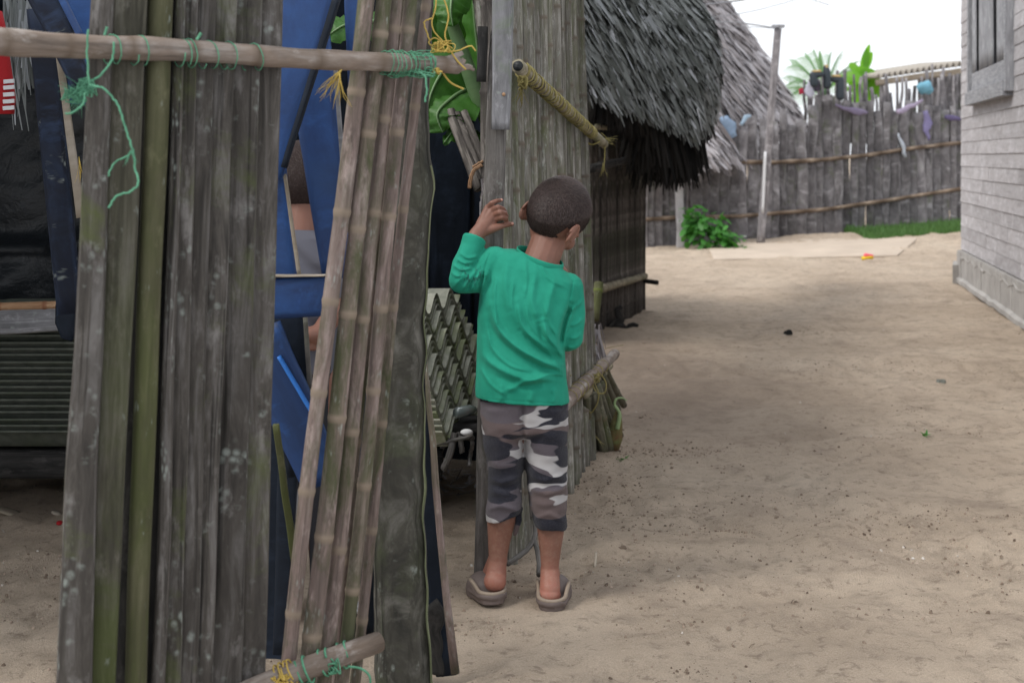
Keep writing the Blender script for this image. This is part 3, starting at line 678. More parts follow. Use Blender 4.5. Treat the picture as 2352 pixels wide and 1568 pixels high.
# core walls behind the siding with the window opening left free
mb = MB()
for (a, b, za, zb) in ((0, w0, 0, HT), (w1, LN, 0, HT), (w0, w1, 0, wz0), (w0, w1, wz0 + 1.4, HT)): mb.box(hp((a + b) / 2, (za + zb) / 2, -.06), b - a, .1, zb - za, rot)
mb.box(hp(0.05, HT / 2, -1.7), .1, 3.2, HT, rot); mb.box(hp(LN / 2, HT + .02, -1.6), LN + .4, 3.9, .05, rot)
mb.build('wall', M['core'], hw, False)
M['found'] = simple('foundation_concrete', (.36, .345, .33), .95, .1, 6, .2, .6, 50)
mb = MB(); s = -.03
while s < LN: mb.box(hp(s + .13, .12, .012 + R(0, .01)), .25, .05, .34, rot); s += .262
mb.sweep([hp(-.04 + i * .12, .245 + .012 * math.sin(i * 1.7) + R(-.008, .008), .035) for i in range(60)], .014, n=6)
mb.box(hp(LN / 2 - .02, .275, .01), LN, .06, .05, rot); mb.sweep([hp(-.04 + i * .2, .03 + R(-.008, .008), .04) for i in range(36)], .035, n=6)
mb.build('foundation', M['found'], hw, False)
fz = wz0 + 1.36
hbox('window_frame', M['shutter'], w0, w0 + .07, wz0 + .12, fz, .0, .07); hbox('window_frame', M['shutter'], w1 - .05, w1, wz0 + .03, fz, .0, .075)
hbox('window_sill', M['shutter'], w0 - .02, w1 - .051, wz0, wz0 + .115, .0, .085)
hbox('window_head', M['shutter'], w0, w1, fz + .002, fz + .09, .0, .07)
def shutter(s0, s1, lean):
    e_ = hbox('shutter', M['shutter'], s0, s1, wz0 + .125, wz0 + .27, .02, .045)
    wd = s1 - s0
    for (a, b) in ((0, .22), (.42, .98)):
        m = MB(); m.board(hp(s0 + wd * (a + b) / 2, wz0 + .272, .032), hp(s0 + wd * (a + b) / 2 - lean, fz - .01, .032), wd * (b - a), wd * (b - a) * .95, .02, HN, 8, .01); m.build('slat', M['shutter'], e_)
wm = w0 + (w1 - w0) * .50
shutter(w0 + .12, wm - .006, .03); shutter(wm + .006, w1 - .055, .06)
hbox('window_recess', M['core'], w0, w1, wz0, wz0 + 1.4, -.3, -.2)
e = quadp([P(2190, 655, 13.5), P(2213, 655, 13.5), P(2211, 655, 13.0), P(2188, 655, 13.0)], -.03, .17, 'step_block', M['found']); tag(e, 'low concrete block against the far corner of the board house', 'block')
# ---------------------------------------------------------------- hut on the left (dark wall, tarp, thatch over the stack)
h1 = empty('thatched_hut', P(975, 1080, 5.4), 'dark hut on the left with black plank wall behind the roofing sheets', 'hut')
mb = MB(); x = -4.2
while x < .12:
    w = R(.10, .17); mb.board((x + w / 2, 5.42 + R(-.01, .01), -.05), (x + w / 2 + R(-.01, .01), 5.42, 2.2), w, w, .03, (0, -1, 0), 10, .05, R(0, 1)); x += w + .002
mb.build('wall', M['blue_black'], h1)
mb = MB(); mb.box((-2.1, 5.46, 1.1), 4.3, .02, 2.3); mb.build('wall_lining', M['tarp'], h1, False)
mb = MB(); mb.box((-2.85, 4.5, 1.05), .05, 1.8, 2.1); mb.build('shade_wall', M['dark_wood'], h1, False)  # unseen wall, set close in to darken the left side
def s1(u, v):  # eave shaped low and near, out of view, to shade the stack
    e_ = polyat([V((-4.4, 2.6, 1.55)), V((-2.6, 2.7, 1.55)), V((-1.45, 2.9, 1.55)), V((-1.32, 4.1, 1.82)), V((-.72, 4.85, 1.88))], u); r_ = V((-4.4, 5.4, 2.9)).lerp(V((.0, 5.9, 2.75)), u)
    return e_.lerp(r_, v)
mb = MB(); patch(mb, s1, 20, 8, -.03); thatch(mb, s1, 16, 80, .24, .05, (0, .8)); mb.build('roof', M['thatch_a'], h1)
mb = MB()
for k in range(46):
    p = P(R(4, 66), R(-60, 60), 3.75 + R(-.05, .25)); mb.strip(p, V((R(-.15, .2), R(-.1, .1), -1)), V((R(-1, 1), -1, 0)), R(.12, .33), R(.004, .012), R(.3, 1), 0, 3)
for k in range(20):
    p = P(R(22, 70), R(40, 120), 3.8); mb.strip(p, V((R(-.05, .25), 0, -1)), V((R(-1, 1), -1, 0)), R(.12, .2), R(.006, .02), R(.1, .9), 0, 3)
mb.build('hanging_thatch', M['thatch_a'], h1)
M['tree_shade'] = None
# black tarp
mb = MB(); g = []
for j in range(60):
    row = []
    for i in range(90):
        x = -2.6 + i * 1.6 / 89; z = .50 + j * .95 / 59
        y = 4.62 + .035 * noise.noise(V((x * 3 + z * 2, z * 7, 0))) + .02 * noise.noise(V((x * 9 - z * 5, z * 13, 5))) - .05 * math.exp(-((z - .93 - .04 * x) / .02) ** 2) * (x < -1.2) + (.06 if z > .93 + .04 * x else 0)
        row.append(mb.add((x, y, z)))
    g.append(row)
for j in range(59):
    for i in range(89): mb.face((g[j][i], g[j][i + 1], g[j + 1][i + 1], g[j + 1][i]))
o = mb.build('tarp', M['tarp']); tag(o, 'black wrinkled plastic tarp hanging behind the leaning blue boards at left', 'tarp')
# stack of corrugated sheets, each its own thing
M['sheet'] = None
t = NT('fibre_sheet'); v = t.coords('Object', (1, 1, 1), True); n1 = t.noise(v, 5, 5, .6); n2 = t.noise(v, 30, 4)
c = t.ramp(n2, [(.3, (.38, .39, .32)), (.6, (.58, .58, .49)), (.8, (.62, .62, .55))]); c = t.mix(t.ramp(n1, [(.48, 0), (.66, .8)]), c, (.24, .29, .11)); t.bump(n2, .3, .003)
tz = t.node('ShaderNodeTexCoord'); sx = t.node('ShaderNodeSeparateXYZ'); t.link(tz.outputs['Object'], sx.inputs[0]); ax = t.math('ADD', sx.outputs['X'], t.math('MULTIPLY', n2, .5)); c = t.mix(t.ramp(t.math('ADD', ax, 1.3), [(.25, .93), (.85, 0)]), c, t.mix(n2, (.02, .026, .024), (.075, .085, .07)))  # shade at the left end painted into the sheet colour
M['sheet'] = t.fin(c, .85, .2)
def sheet(x0, x1, y0, y1, z, tilt=0.):
    mb = MB(); n = 64; th = .0065; top = []; per = .177
    for i in range(n + 1):
        y = y0 + (y1 - y0) * i / n; zz = z + .030 * math.sin(2 * math.pi * (i / n * (y1 - y0)) / per + 1.9)
        sk = (y - y0) * .225
        top.append([mb.add((x0, y, zz + th)), mb.add((x1 + sk, y, zz + th + tilt)), mb.add((x0, y, zz)), mb.add((x1 + sk, y, zz + tilt))])
    for i in range(n):
        a, b = top[i], top[i + 1]
        mb.face((a[0], a[1], b[1], b[0])); mb.face((a[2], b[2], b[3], a[3])); mb.face((a[1], a[3], b[3], b[1])); mb.face((a[0], b[0], b[2], a[2]))
    for a in (top[0], top[-1]): mb.face((a[0], a[2], a[3], a[1]))
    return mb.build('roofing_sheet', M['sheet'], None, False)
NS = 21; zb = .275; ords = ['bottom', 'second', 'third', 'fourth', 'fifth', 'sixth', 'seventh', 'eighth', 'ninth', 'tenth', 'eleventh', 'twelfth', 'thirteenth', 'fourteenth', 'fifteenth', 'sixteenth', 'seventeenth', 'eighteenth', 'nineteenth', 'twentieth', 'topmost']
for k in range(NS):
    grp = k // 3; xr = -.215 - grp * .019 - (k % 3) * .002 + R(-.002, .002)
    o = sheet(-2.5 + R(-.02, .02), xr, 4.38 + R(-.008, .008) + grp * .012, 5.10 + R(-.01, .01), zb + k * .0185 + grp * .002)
    if k in (0, NS - 1): lab = 'grey green corrugated roofing sheet, %s of the tall stack' % ords[k]
    else: lab = 'grey green corrugated roofing sheet, %s up from the bottom of the stack' % ords[k]
    tag(o, lab, 'roofing sheet', 'corrugated sheets stacked by the dark hut')
for (yy, lab) in ((4.5, 'dark timber bearer under the front of the sheet stack'), (4.95, 'dark timber bearer under the back of the sheet stack')):
    mb = MB(); mb.board((-2.6, yy, .19), (-.22, yy, .19), .09, .09, .11, (0, -1, 0)); tag(mb.build('timber', M['dark_wood']), lab, 'timber', 'bearers under the sheets')
for (xx, yy, lab) in ((-.34, 4.6, 'dark squat stump propping the right end of the stack'), (-2.3, 4.6, 'dark squat stump propping the left end of the stack')):
    mb = MB(); mb.sweep([(xx, yy, -.03), (xx, yy, .135)], .07, n=9, wob=.3); tag(mb.build('stump', M['dark_wood']), lab, 'stump', 'stumps under the stack')
plank_thing('plank', M['grey_plank'], 'pale grey plank lying on top of the sheet stack at the left edge', 'plank', P(-600, 766, 4.30), P(140, 733, 4.34), .085, .08, .03, (0, -1, .25))
mb = MB(); mb.cane(P(-560, 720, 4.2), P(134, 700, 4.25), .0125, .012, .16, 8, hint=(0, -1, 0)); tag(mb.build('stick', M['orange_stick']), 'orange brown bark stick lying above the pale plank', 'stick')
mb = MB(); mb.sweep([P(150, 684, 4.1), P(152, 700, 4.1), P(151, 740, 4.1), P(157, 768, 4.1), P(170, 776, 4.1)], [.022, .03, .03, .022, .012], .01, (0, -1, 0), 12, .5); tag(mb.build('spade_blade', M['blue_black']), 'dark flat spade blade hanging beside the end of the stick', 'spade')
# red shirt hanging at the left edge
rs = empty('shirt', P(8, 260, 3.55), 'red shirt with white stripes near its hem hanging at the left edge', 'shirt')
mb = MB(); ctr = [(-22, 30), (-14, 80), (-10, 130), (-8, 180), (-6, 225), (-6, 262)]; mb.sweep([P(x, y, 3.55) for x, y in ctr], [.030, .034, .036, .040, .043, .040], .02, (0, -1, 0), 14, .3, .15); mb.build('cloth', M['red_cloth'], rs)
mb = MB()
for y in (187, 201, 217, 233, 248):
    w = .020 + (y - 187) / 61 * .012; mb.board(P(14 + (y - 187) * .03 - w * 300, y + 1, 3.523), P(33, y - 1, 3.525), .010, .010, .002, (0, -1, 0), 6, .02)
mb.build('stripe', M['white_cloth'], rs)
# ---------------------------------------------------------------- leaning painted boards behind the near fence
def bstrip(mb, a, b, d0, d1, t=.022, tint=.5, n=14):
    """a,b = (xleft,xright,y) at the two ends"""
    p0 = P((a[0] + a[1]) / 2, a[2], d0); p1 = P((b[0] + b[1]) / 2, b[2], d1)
    mb.board(p0, p1, abs(a[1] - a[0]) / F * d0 * math.cos(math.atan2(p1.x - p0.x, p1.z - p0.z)) , abs(b[1] - b[0]) / F * d1 * math.cos(math.atan2(p1.x - p0.x, p1.z - p0.z)), t, (0, -1, 0), n, .02, tint)
bf = empty('painted_trestle', P(700, 1540, 3.15), 'broken blue painted trestle of crossed boards between the grey panel and the canes', 'trestle')
for (a, b, d0, d1, m_) in (((640, 822, -120), (505, 655, 390), 3.0, 3.0, 'blue'), ((637, 748, 0), (740, 822, 640), 3.16, 3.1, 'blue'), ((785, 830, -120), (800, 850, 200), 3.22, 3.2, 'blue'),
                         ((560, 652, 330), (612, 690, 700), 3.06, 3.06, 'blue'), ((560, 700, 640), (660, 722, 1090), 3.05, 3.05, 'blue_black'), ((520, 655, 760), (690, 800, 1110), 3.00, 3.0, 'blue'),
                         ((560, 672, 900), (560, 662, 1560), 3.25, 3.25, 'blue_black'), ((640, 690, 1000), (628, 660, 1500), 3.1, 3.1, 'blue_black')):
    mb = MB(); bstrip(mb, a, b, d0, d1); mb.build('board', M[m_], bf)
mb = MB(); mb.board(P(610, 686, 2.96), P(760, 678, 2.96), .086, .084, .03, (0, -1, 0), wob=.008); o_ = mb.build('cross_board', M['blue'], bf)
mb = MB(); mb.board(P(610, 634, 2.955), P(752, 632, 2.955), .005, .003, .034, (0, -1, 0)); mb.build('raw_edge', M['raw_edge'], o_)
for (a, b) in (((640, 818), (720, 952)), ((640, -1), (640, 0))):
    if b[1] > 10: mb = MB(); mb.board(P(*a, 2.98), P(*b, 2.98), .007, .007, .02, (0, -1, 0)); mb.build('board_edge', simple('bright_blue_edge', (.03, .16, .52), .5), bf)
mb = MB(); bstrip(mb, (650, 658, 400), (683, 692, 634), 3.03, 3.03, .01); mb.build('edge_strip', M['raw_edge'], bf)
mb = MB(); bstrip(mb, (696, 706, 728), (714, 726, 1010), 3.03, 3.03, .01); mb.build('edge_strip', M['door_post'], bf)
mb = MB(); bstrip(mb, (765, 775, 150), (789, 799, 470), 3.09, 3.09, .01); mb.build('edge_strip', M['grey_plank'], bf)
mb = MB(); mb.board(P(775, -10, 2.985), P(652, 385, 2.985), .016, .010, .02, (-.2, -1, 0)); mb.build('dark_edge', M['blue_black'], bf)
mb = MB(); mb.board(P(748, 200, 3.04), P(700, 312, 3.04), .075, .02, .05, (0, -1, 0)); 
bl = empty('painted_trestle', P(160, 700, 3.6), 'worn navy and blue boards leaning at the left beside the hanging shirt', 'trestle')
for (a, b, d0, d1, m_) in (((62, 122, 20), (132, 190, 720), 3.5, 3.5, 'blue_dark'), ((38, 128, -60), (165, 215, 200), 3.42, 3.42, 'blue_dark'), ((140, 250, -60), (160, 240, 240), 3.6, 3.6, 'blue')):
    mb = MB(); bstrip(mb, a, b, d0, d1); mb.build('board', M[m_], bl)
mb = MB(); bstrip(mb, (104, 122, -60), (178, 194, 85), 3.40, 3.40, .02); mb.build('board_edge', M['blue'], bl)
mb = MB(); bstrip(mb, (128, 142, 120), (176, 196, 500), 3.46, 3.46, .015); mb.build('edge_strip', M['raw_edge'], bl)
mb = MB(); fray(mb, P(181, 360, 3.4), V((.1, 0, -1)), .07, 7, .0008, .12); mb.build('twine', M['yellow_twine'], bl)
plank_thing('cane_offcut', M['cane_green'], 'thin green split cane leaning low behind the grey panel', 'cane', P(634, 975, 2.85), P(677, 1290, 2.95), .013, .015, .01)
plank_thing('board', M['grey_plank'], 'narrow grey board leaning behind the thin green split cane', 'board', P(640, 985, 3.4), P(686, 1190, 3.4), .024, .03, .01)
plank_thing('board', M['blue_black'], 'dark navy board standing between the canes and the mossy post', 'board', P(846, 900, 2.95), P(842, 1460, 2.95), .04, .03, .02)
e = plank_thing('beam', M['dark_wood'], 'dark squared beam lying on the ground behind the mossy post', 'beam', P(800, 1425, 3.05), P(880, 1437, 3.1), .075, .085, .06)
plank_thing('scrap_board', M['grey_plank'], 'pale split offcut lying on top of the dark squared beam', 'board', P(806, 1393, 3.03), P(868, 1396, 3.08), .007, .007, .05)
# ---------------------------------------------------------------- near fence
def nd(x): return 1 / (.4762 - 1.0378e-4 * x)
nf = empty('slat_fence', V((P(620, 700, nd(620)).x, nd(620), 0)), 'close weathered slat and cane fence tied to a peeled pole with green twine', 'fence')
def slat(name, mat, tl, tr, bl_, br, off=.030, t=.009, tint=.5, top=-90, bot=1830, rnd=.74, wob=.05, n=26):
    def at(y):
        f = y / 1568; l = tl + (bl_ - tl) * f; r = tr + (br - tr) * f; return (l + r) / 2, (r - l)
    (x0, w0_), (x1, w1_) = at(top), at(bot); d0 = nd(x0) + off; d1 = nd(x1) + off
    mb = MB(); a, b = P(x0, top, d0), P(x1, bot, d1); sd = R(0, 99); pts = []; ws = []
    for i in range(n + 1):
        f = i / n; pts.append(a.lerp(b, f) + V((.0035 * noise.noise(V((sd, f * 4, 0))), 0, 0))); ws.append((w0_ * d0 + (w1_ * d1 - w0_ * d0) * f) / F / 2)
    mb.sweep(pts, ws, t, (.25, -1, 0), 14, rnd, wob, tint); return mb.build(name, mat, nf)
slat('slat', M['slat'], 213, 264, 129, 209); slat('slat', M['slat_green'], 262, 339, 208, 265, .034, .016)
slat('slat', M['dark_wood'], 325, 352, 250, 300, .07); slat('slat', M['cane_green'], 340, 398, 285, 335, .028, .028, rnd=0, wob=.02)
slat('slat', M['dark_wood'], 392, 412, 328, 356, .07)
slat('slat', M['slat'], 402, 426, 350, 382, .03, .012, rnd=.3); slat('slat', M['slat'], 420, 456, 378, 417, .042); slat('slat', M['dark_wood'], 445, 470, 405, 425, .07)
for a in ((453, 495, 414, 453, .040), (491, 543, 449, 487, .037), (538, 602, 482, 554, .039), (597, 648, 549, 608, .036)): slat('slat', M['slat'], *a[:4], a[4], .008, rnd=.86)
def ncane(tx, bx, tw, bw, off, mat, tint=None, top=-80, bot=1800):
    x0 = tx + (bx - tx) * top / 1568; x1 = tx + (bx - tx) * bot / 1568; d0, d1 = nd(x0) + off, nd(x1) + off
    mb = MB(); mb.cane(P(x0, top, d0), P(x1, bot, d1), tw / 2 / F * d0, bw / 2 / F * d1, .19, 14, R(-.006, .006), tint); return mb.build('cane', mat, nf)
ncane(840, 657, 40, 34, .05, M['cane_brown'], .6); ncane(881, 702, 36, 45, .045, M['cane_brown'], .9); ncane(911, 744, 29, 38, .052, M['cane_brown'], .5)
ncane(945, 786, 32, 31, .055, M['cane_brown'], .3); ncane(926, 765, 16, 20, .085, M['cane_brown'], .2); ncane(975, 815, 22, 26, .085, M['cane_brown'], .1)
# the broad mossy post, an uneven half-log
pts = []; ws = []
prof = [(-90, 962, 1000), (0, 950, 996), (200, 925, 984), (300, 912, 986), (430, 905, 996), (560, 899, 986), (700, 888, 980), (850, 876, 977), (980, 862, 978), (1150, 857, 976), (1300, 858, 980), (1450, 860, 986), (1568, 862, 994), (1800, 858, 1000)]
sd = 3.3; mb = MB(); npst = 90
for i in range(npst + 1):
    y = -90 + 1870 * i / npst; l = np.interp(y, [p[0] for p in prof], [p[1] for p in prof]); r = np.interp(y, [p[0] for p in prof], [p[2] for p in prof])
    l += 4 * noise.noise(V((y * .02, 0, 0))); r += 7 * noise.noise(V((y * .013, 9, 0))); d = 2.86; pts.append(P((l + r) / 2, y, d)); ws.append((r - l) / 2 / F * d)
mb.sweep(pts, ws, .034, (.1, -1, 0), 36, .45, 0, .5)
for i, q in enumerate(mb.v):      # furrows and chipped hollows along the grain
    k = i % 36; g_ = noise.noise(V((k * .9, q[2] * 1.3, 2))) * .5 + noise.noise(V((k * .35, q[2] * 3.1, 7))) * .5
    mb.v[i] = (q[0], q[1] - .009 * g_ - .008 * max(0, noise.noise(V((k * .55, q[2] * 9, 4)))), q[2])
mb.build('post', M['post'], nf)
mb = MB(); mb.sweep([P(np.interp(y, [p[0] for p in prof], [p[2] for p in prof]) - 3 + 7 * noise.noise(V((y * .013, 9, 0))), y, 2.848) for y in range(380, 1800, 18)], .0026, .018, (.1, -1, 0), 10, 0, .95); mb.build('mossy_edge', M['post_edge'], nf)
# top pole, thin and split at the right end
mb = MB(); pts = []; ws = []; nn = []
for i in range(70):
    x = -190 + (1050 + 190) * i / 69; y = 95 + (x / 1085) * 60 + 2.0 * math.sin(x / 90) + (x < 300) * 0; pts.append(P(x, y, nd(x)))
    ws.append(np.interp(x, [-190, 0, 1050], [.0215, .0205, .0165]) * (1 + .03 * math.sin(x / 23))); nn.append(.8 if i % 8 == 3 else 0)
mb.sweep(pts, ws, None, None, 16, 0, .12, .6, nn); pole = mb.build('top_pole', M['pole'], nf)
for (a, b, r0, r1) in (((1030, 146, 0), (1082, 158, 0), .010, .004), ((1025, 140, -.01), (1060, 122, 0), .007, .004), ((1030, 154, .01), (1088, 160, 0), .006, .003), ((1030, 148, .0), (1066, 140, 0), .010, .005)):
    mb = MB(); mb.board(P(a[0], a[1], nd(a[0]) + a[2]), P(b[0], b[1], nd(b[0])), r0 * 2, r1 * 2, .008, (0, -1, 0), 6, .2); mb.build('splinter', M['pole'], pole)
mb = MB(); pts = [P(x, y, d) for x, y, d in ((520, 1610, 2.38), (610, 1572, 2.42), (700, 1535, 2.48), (790, 1502, 2.54), (868, 1474, 2.60))]
mb.sweep(pts, [.0205, .0205, .020, .0195, .019], None, None, 16, 0, .1, .7, [0, 0, .3, 0, .5]); mb.build('bottom_pole', M['pole'], nf)
# twine
g = MB(); y_ = MB()
for (x, tn, dx) in ((418, 1.2, 10), (258, 1.3, 14), (318, 1.2, 14), (437, 1, 10), (478, 1.2, 16), (527, 1.5, 12), (585, 1.3, 20)):
    c0 = P(x - dx, 95 + (x - dx) / 1085 * 60 + 4, nd(x - dx)); c1 = P(x + dx, 95 + (x + dx) / 1085 * 60 + 4, nd(x + dx)); helix(c0, c1, .0222, tn, .0011, g); g.build('green_twine', M['green_twine'], nf); g = MB()
for k in range(7):
    a = 885 + k * 15 + R(-5, 5); c0 = P(a, 95 + a / 1085 * 60, nd(a)); c1 = P(a + 18, 95 + (a + 18) / 1085 * 60, nd(a + 18)); helix(c0, c1, .0203, 2.0, .0010, g, .25)
def tangle(mb, c, n, sx, r, k=6):
    for i in range(n):
        q = [V(c) + V((R(-1, 1) * sx[0], R(-1, 1) * sx[1], R(-1, 1) * sx[2])) for _ in range(k)]; curl(mb, q, r, 0, 5, n=4, tint=R(0, 1))
tangle(g, P(940, 166, nd(940)), 9, (.05, .025, .012), .0010); tangle(g, P(935, 130, nd(940)), 5, (.05, .02, .01), .0010)
g.build('green_twine', M['green_twine'], nf); g = MB()
tangle(g, P(197, 202, nd(230) - .03), 14, (.017, .012, .014), .0010); tangle(g, P(172, 220, nd(230) - .03), 12, (.018, .01, .012), .0009); fray(g, P(190, 212, nd(230) - .03), V((-1, 0, -.4)), .04, 30, .0006, .8); fray(g, P(300, 345, 2.1), V((0, 0, -1)), .03, 8, .0005, .8)
curl(g, [P(262, 98, nd(262) - .03), P(258, 135, nd(258) - .03), P(235, 170, nd(230) - .03), P(205, 190, nd(230) - .03)], .0018, 0.001)
curl(g, [P(205, 195, 2.1), P(240, 205, 2.1), P(272, 245, 2.1), P(290, 300, 2.1), P(305, 345, 2.1), P(310, 385, 2.11), P(318, 420, 2.1), P(300, 440, 2.1), P(268, 450, 2.1), P(250, 478, 2.1)], .0017, .0009, 8)
curl(g, [P(305, 350, 2.1), P(285, 362, 2.1), P(262, 375, 2.1), P(248, 405, 2.1)], .0014, .0008); curl(g, [P(205, 200, 2.1), P(200, 130, 2.1), P(203, 68, 2.1)], .0016, .0008); curl(g, [P(240, 82, 2.1), P(246, 62, 2.1)], .002)
curl(g, [P(195, 215, 2.09), P(190, 240, 2.09), P(168, 258, 2.09), P(150, 262, 2.09)], .0017, .0008); g.build('green_twine', M['green_twine'], nf); g = MB()
curl(g, [P(452, 92, 2.22), P(462, 76, 2.22)], .0024)
g.build('green_twine', M['green_twine'], nf); g = MB()
curl(g, [P(960, 165, 2.6), P(975, 175, 2.6), P(980, 205, 2.6), P(976, 235, 2.6)], .002, .001)
g.build('green_twine', M['green_twine'], nf); g = MB()
for x in (700, 745, 790): 
    d = np.interp(x, [700, 790], [2.47, 2.545]); y0 = np.interp(x, [610, 868], [1572, 1474]); helix(P(x - 12, y0 + 4, d), P(x + 12, y0 - 4, d), .0225, 1.5, .0022, g)
curl(g, [P(800, 1530, 2.5), P(830, 1535, 2.5), P(850, 1556, 2.5), P(846, 1600, 2.5)], .0022); tangle(g, P(768, 1528, 2.5), 4, (.012, .01, .016), .0018)
g.build('green_twine', M['green_twine'], nf)
tangle(y_, P(636, 1563, 2.42), 8, (.022, .015, .010), .0022); 
for k in range(4): helix(P(640 + k * 9, 1556 - k * 4, 2.44), P(646 + k * 9, 1553 - k * 4, 2.44), .0215, 1.0, .0016, y_)
y_.build('yellow_twine', M['yellow_twine'], nf); y_ = MB()
curl(y_, [P(1040, 112, 2.7), P(1012, 90, 2.7), P(992, 60, 2.7), P(1000, 20, 2.7), P(1005, -20, 2.7), P(1022, 5, 2.7), P(1030, 40, 2.7), P(1022, 80, 2.7), P(1030, 108, 2.7)], .0016, .0004)
curl(y_, [P(1030, 108, 2.7), P(1000, 88, 2.7), P(985, 100, 2.7), P(1010, 115, 2.7), P(1048, 118, 2.7), P(1080, 106, 2.7), P(1092, 118, 2.7)], .0015, .0004)
curl(y_, [P(988, 95, 2.7), P(978, 70, 2.7), P(975, 50, 2.7), P(992, 42, 2.7)], .0016, .001); curl(y_, [P(1030, 110, 2.7), P(1050, 140, 2.7), P(1070, 160, 2.7)], .0018)
curl(y_, [P(1015, 165, 2.7), P(1035, 190, 2.7), P(1065, 205, 2.7)], .0020); tangle(y_, P(1000, 165, 2.66), 4, (.012, .012, .006), .0016); tangle(y_, P(1015, 108, 2.68), 7, (.022, .012, .012), .0012)
y_.build('yellow_twine', M['yellow_twine'], nf); y_ = MB()
fray(y_, P(785, 160, 2.5), V((-.55, 0, -.75)), .07, 12, .0009, .25); fray(y_, P(780, 162, 2.5), V((0, 0, -1)), .07, 6, .001, .1)
y_.build('yellow_twine', M['yellow_twine'], nf)
# leaning boards right of the mossy post
lb = empty('leaning_board', P(1030, 1550, 3.1), 'long navy board with a split cane edge leaning right of the mossy post', 'board')
mb = MB(); bstrip(mb, (925, 978, 820), (1000, 1050, 1548), 3.10, 3.14, .02); mb.build('board', M['blue_black'], lb)
mb = MB(); pts = [(978, 830), (984, 930), (994, 1010), (1000, 1100), (1012, 1230), (1028, 1400), (1046, 1545)]; mb.sweep([P(x, y, 3.08) for x, y in pts], [.003, .006, .0075, .008, .008, .0085, .009], .008, (0, -1, 0), 8, .4, .3, .6, [0, 0, .4, 0, 0, 0, 0]); mb.build('edge_strip', M['cane_brown'], lb)
plank_thing('broken_board', M['dark_wood'], 'short broken dark board standing at the foot of the mossy post', 'board', P(984, 1390, 3.12), P(1004, 1545, 3.14), .05, .034, .02, wob=.3)
# ---------------------------------------------------------------- banana plant, old canes and rubbish in the gap
bp = empty('banana_plant', V((-.12, 4.75, 0)), 'green banana plant with broad leaves filling the gap above the dark doorway', 'plant')
mb = MB(); mb.sweep([V((.06, 4.75, 0)), V((.03, 4.75, .9)), P(1130, 290, 4.5), P(1090, 200, 4.45), P(1040, 60, 4.4), P(1010, -40, 4.35)], [.05, .045, .032, .026, .02, .015], n=12); mb.build('stem', M['banana_rib'], bp)
def leaf(pts, w, nrm, fold=.25, tint=.2, tears=0, name='leaf'):
    mb = MB(); e_ = MB(); pts = [V(p) for p in pts]; N = V(nrm).normalized(); sp = []
    ext = [pts[0]] + pts + [pts[-1]]; 
    for i in range(1, len(ext) - 2):
        a, b, c, d = ext[i - 1:i + 3]
        for k in range(8):
            t_ = k / 8; sp.append(.5 * ((2 * b) + (c - a) * t_ + (2 * a - 5 * b + 4 * c - d) * t_ * t_ + (3 * b - a - 3 * c + d) * t_ ** 3))
    sp.append(pts[-1]); n = len(sp) - 1; prev = None; L = 0
    for i, p in enumerate(sp):
        d = (sp[min(n, i + 1)] - sp[max(0, i - 1)]).normalized(); B = d.cross(N).normalized(); Nn = B.cross(d).normalized(); f = i / n; L += .03
        ww = w * (math.sin(math.pi * min(1, f * .93 + .07)) ** .6) * (.75 + .35 * (1 - f)) * .5
        row = []
        for k in range(-4, 5):
            s_ = k / 4; rip = .012 * math.sin(f * 40 + k) * abs(s_)
            row.append(mb.add(p + B * ww * s_ - Nn * (abs(s_) ** 1.5 * fold * ww * 2 * .8) + Nn * rip, tint + .15 * noise.noise(V((f * 5, k, 0)))))
        if prev:
            for k in range(8):
                if tears and R(0, 1) < tears * .12 and k in (0, 7, 1): continue
                mb.face((prev[k], prev[k + 1], row[k + 1], row[k]), [(L * 2, k / 8 * .3), (L * 2, (k + 1) / 8 * .3), (L * 2 + .06, (k + 1) / 8 * .3), (L * 2 + .06, k / 8 * .3)])
        prev = row
    lf = mb.build(name, M['banana'], bp)
    e_.sweep([p - N * -.004 for p in sp], [.008 * (1 - .8 * i / n) for i in range(n + 1)], n=6); e_.build('midrib', M['banana_rib'], lf)
leaf([P(1075, 205, 4.55), P(1040, 225, 4.45), P(1005, 262, 4.4), P(1018, 305, 4.4)], .20, (-.3, -1, .35), .2, .15)
leaf([P(1060, 120, 4.6), P(1020, 160, 4.5), P(990, 215, 4.45), P(975, 280, 4.4)], .22, (.2, -1, .3), .2, .35)
leaf([P(1072, -60, 4.4), P(1045, -30, 4.35), P(1035, 20, 4.3), P(1040, 62, 4.3)], .13, (.1, -1, .3), .35, 0)
leaf([P(1092, -80, 4.5), P(1090, 20, 4.5), P(1100, 130, 4.5), P(1115, 240, 4.5)], .12, (-.5, -1, .1), .3, .1)
leaf([P(1090, 260, 4.7), P(1060, 160, 4.65), P(1050, 60, 4.6), P(1060, -40, 4.6)], .16, (.4, -1, 0), .2, .5)
leaf([P(1120, -60, 4.3), P(1117, 0, 4.3), P(1114, 60, 4.3)], .04, (.3, -1, 0), .1, .0)
leaf([P(1130, 330, 4.6), P(1085, 300, 4.5), P(1055, 290, 4.45), P(1020, 330, 4.4)], .10, (0, -.7, .8), .3, .6)
leaf([P(900, 40, 4.6), P(840, 55, 4.5), P(790, 60, 4.4), P(745, 90, 4.4)], .14, (0, -1, .5), .2, .6)
leaf([P(1000, -120, 4.7), P(960, -20, 4.7), P(940, 80, 4.7), P(925, 160, 4.7)], .24, (.2, -1, .2), .2, .3)
mb = MB(); tangle(mb, P(1095, 60, 4.5), 0, (1, 1, 1), .1)
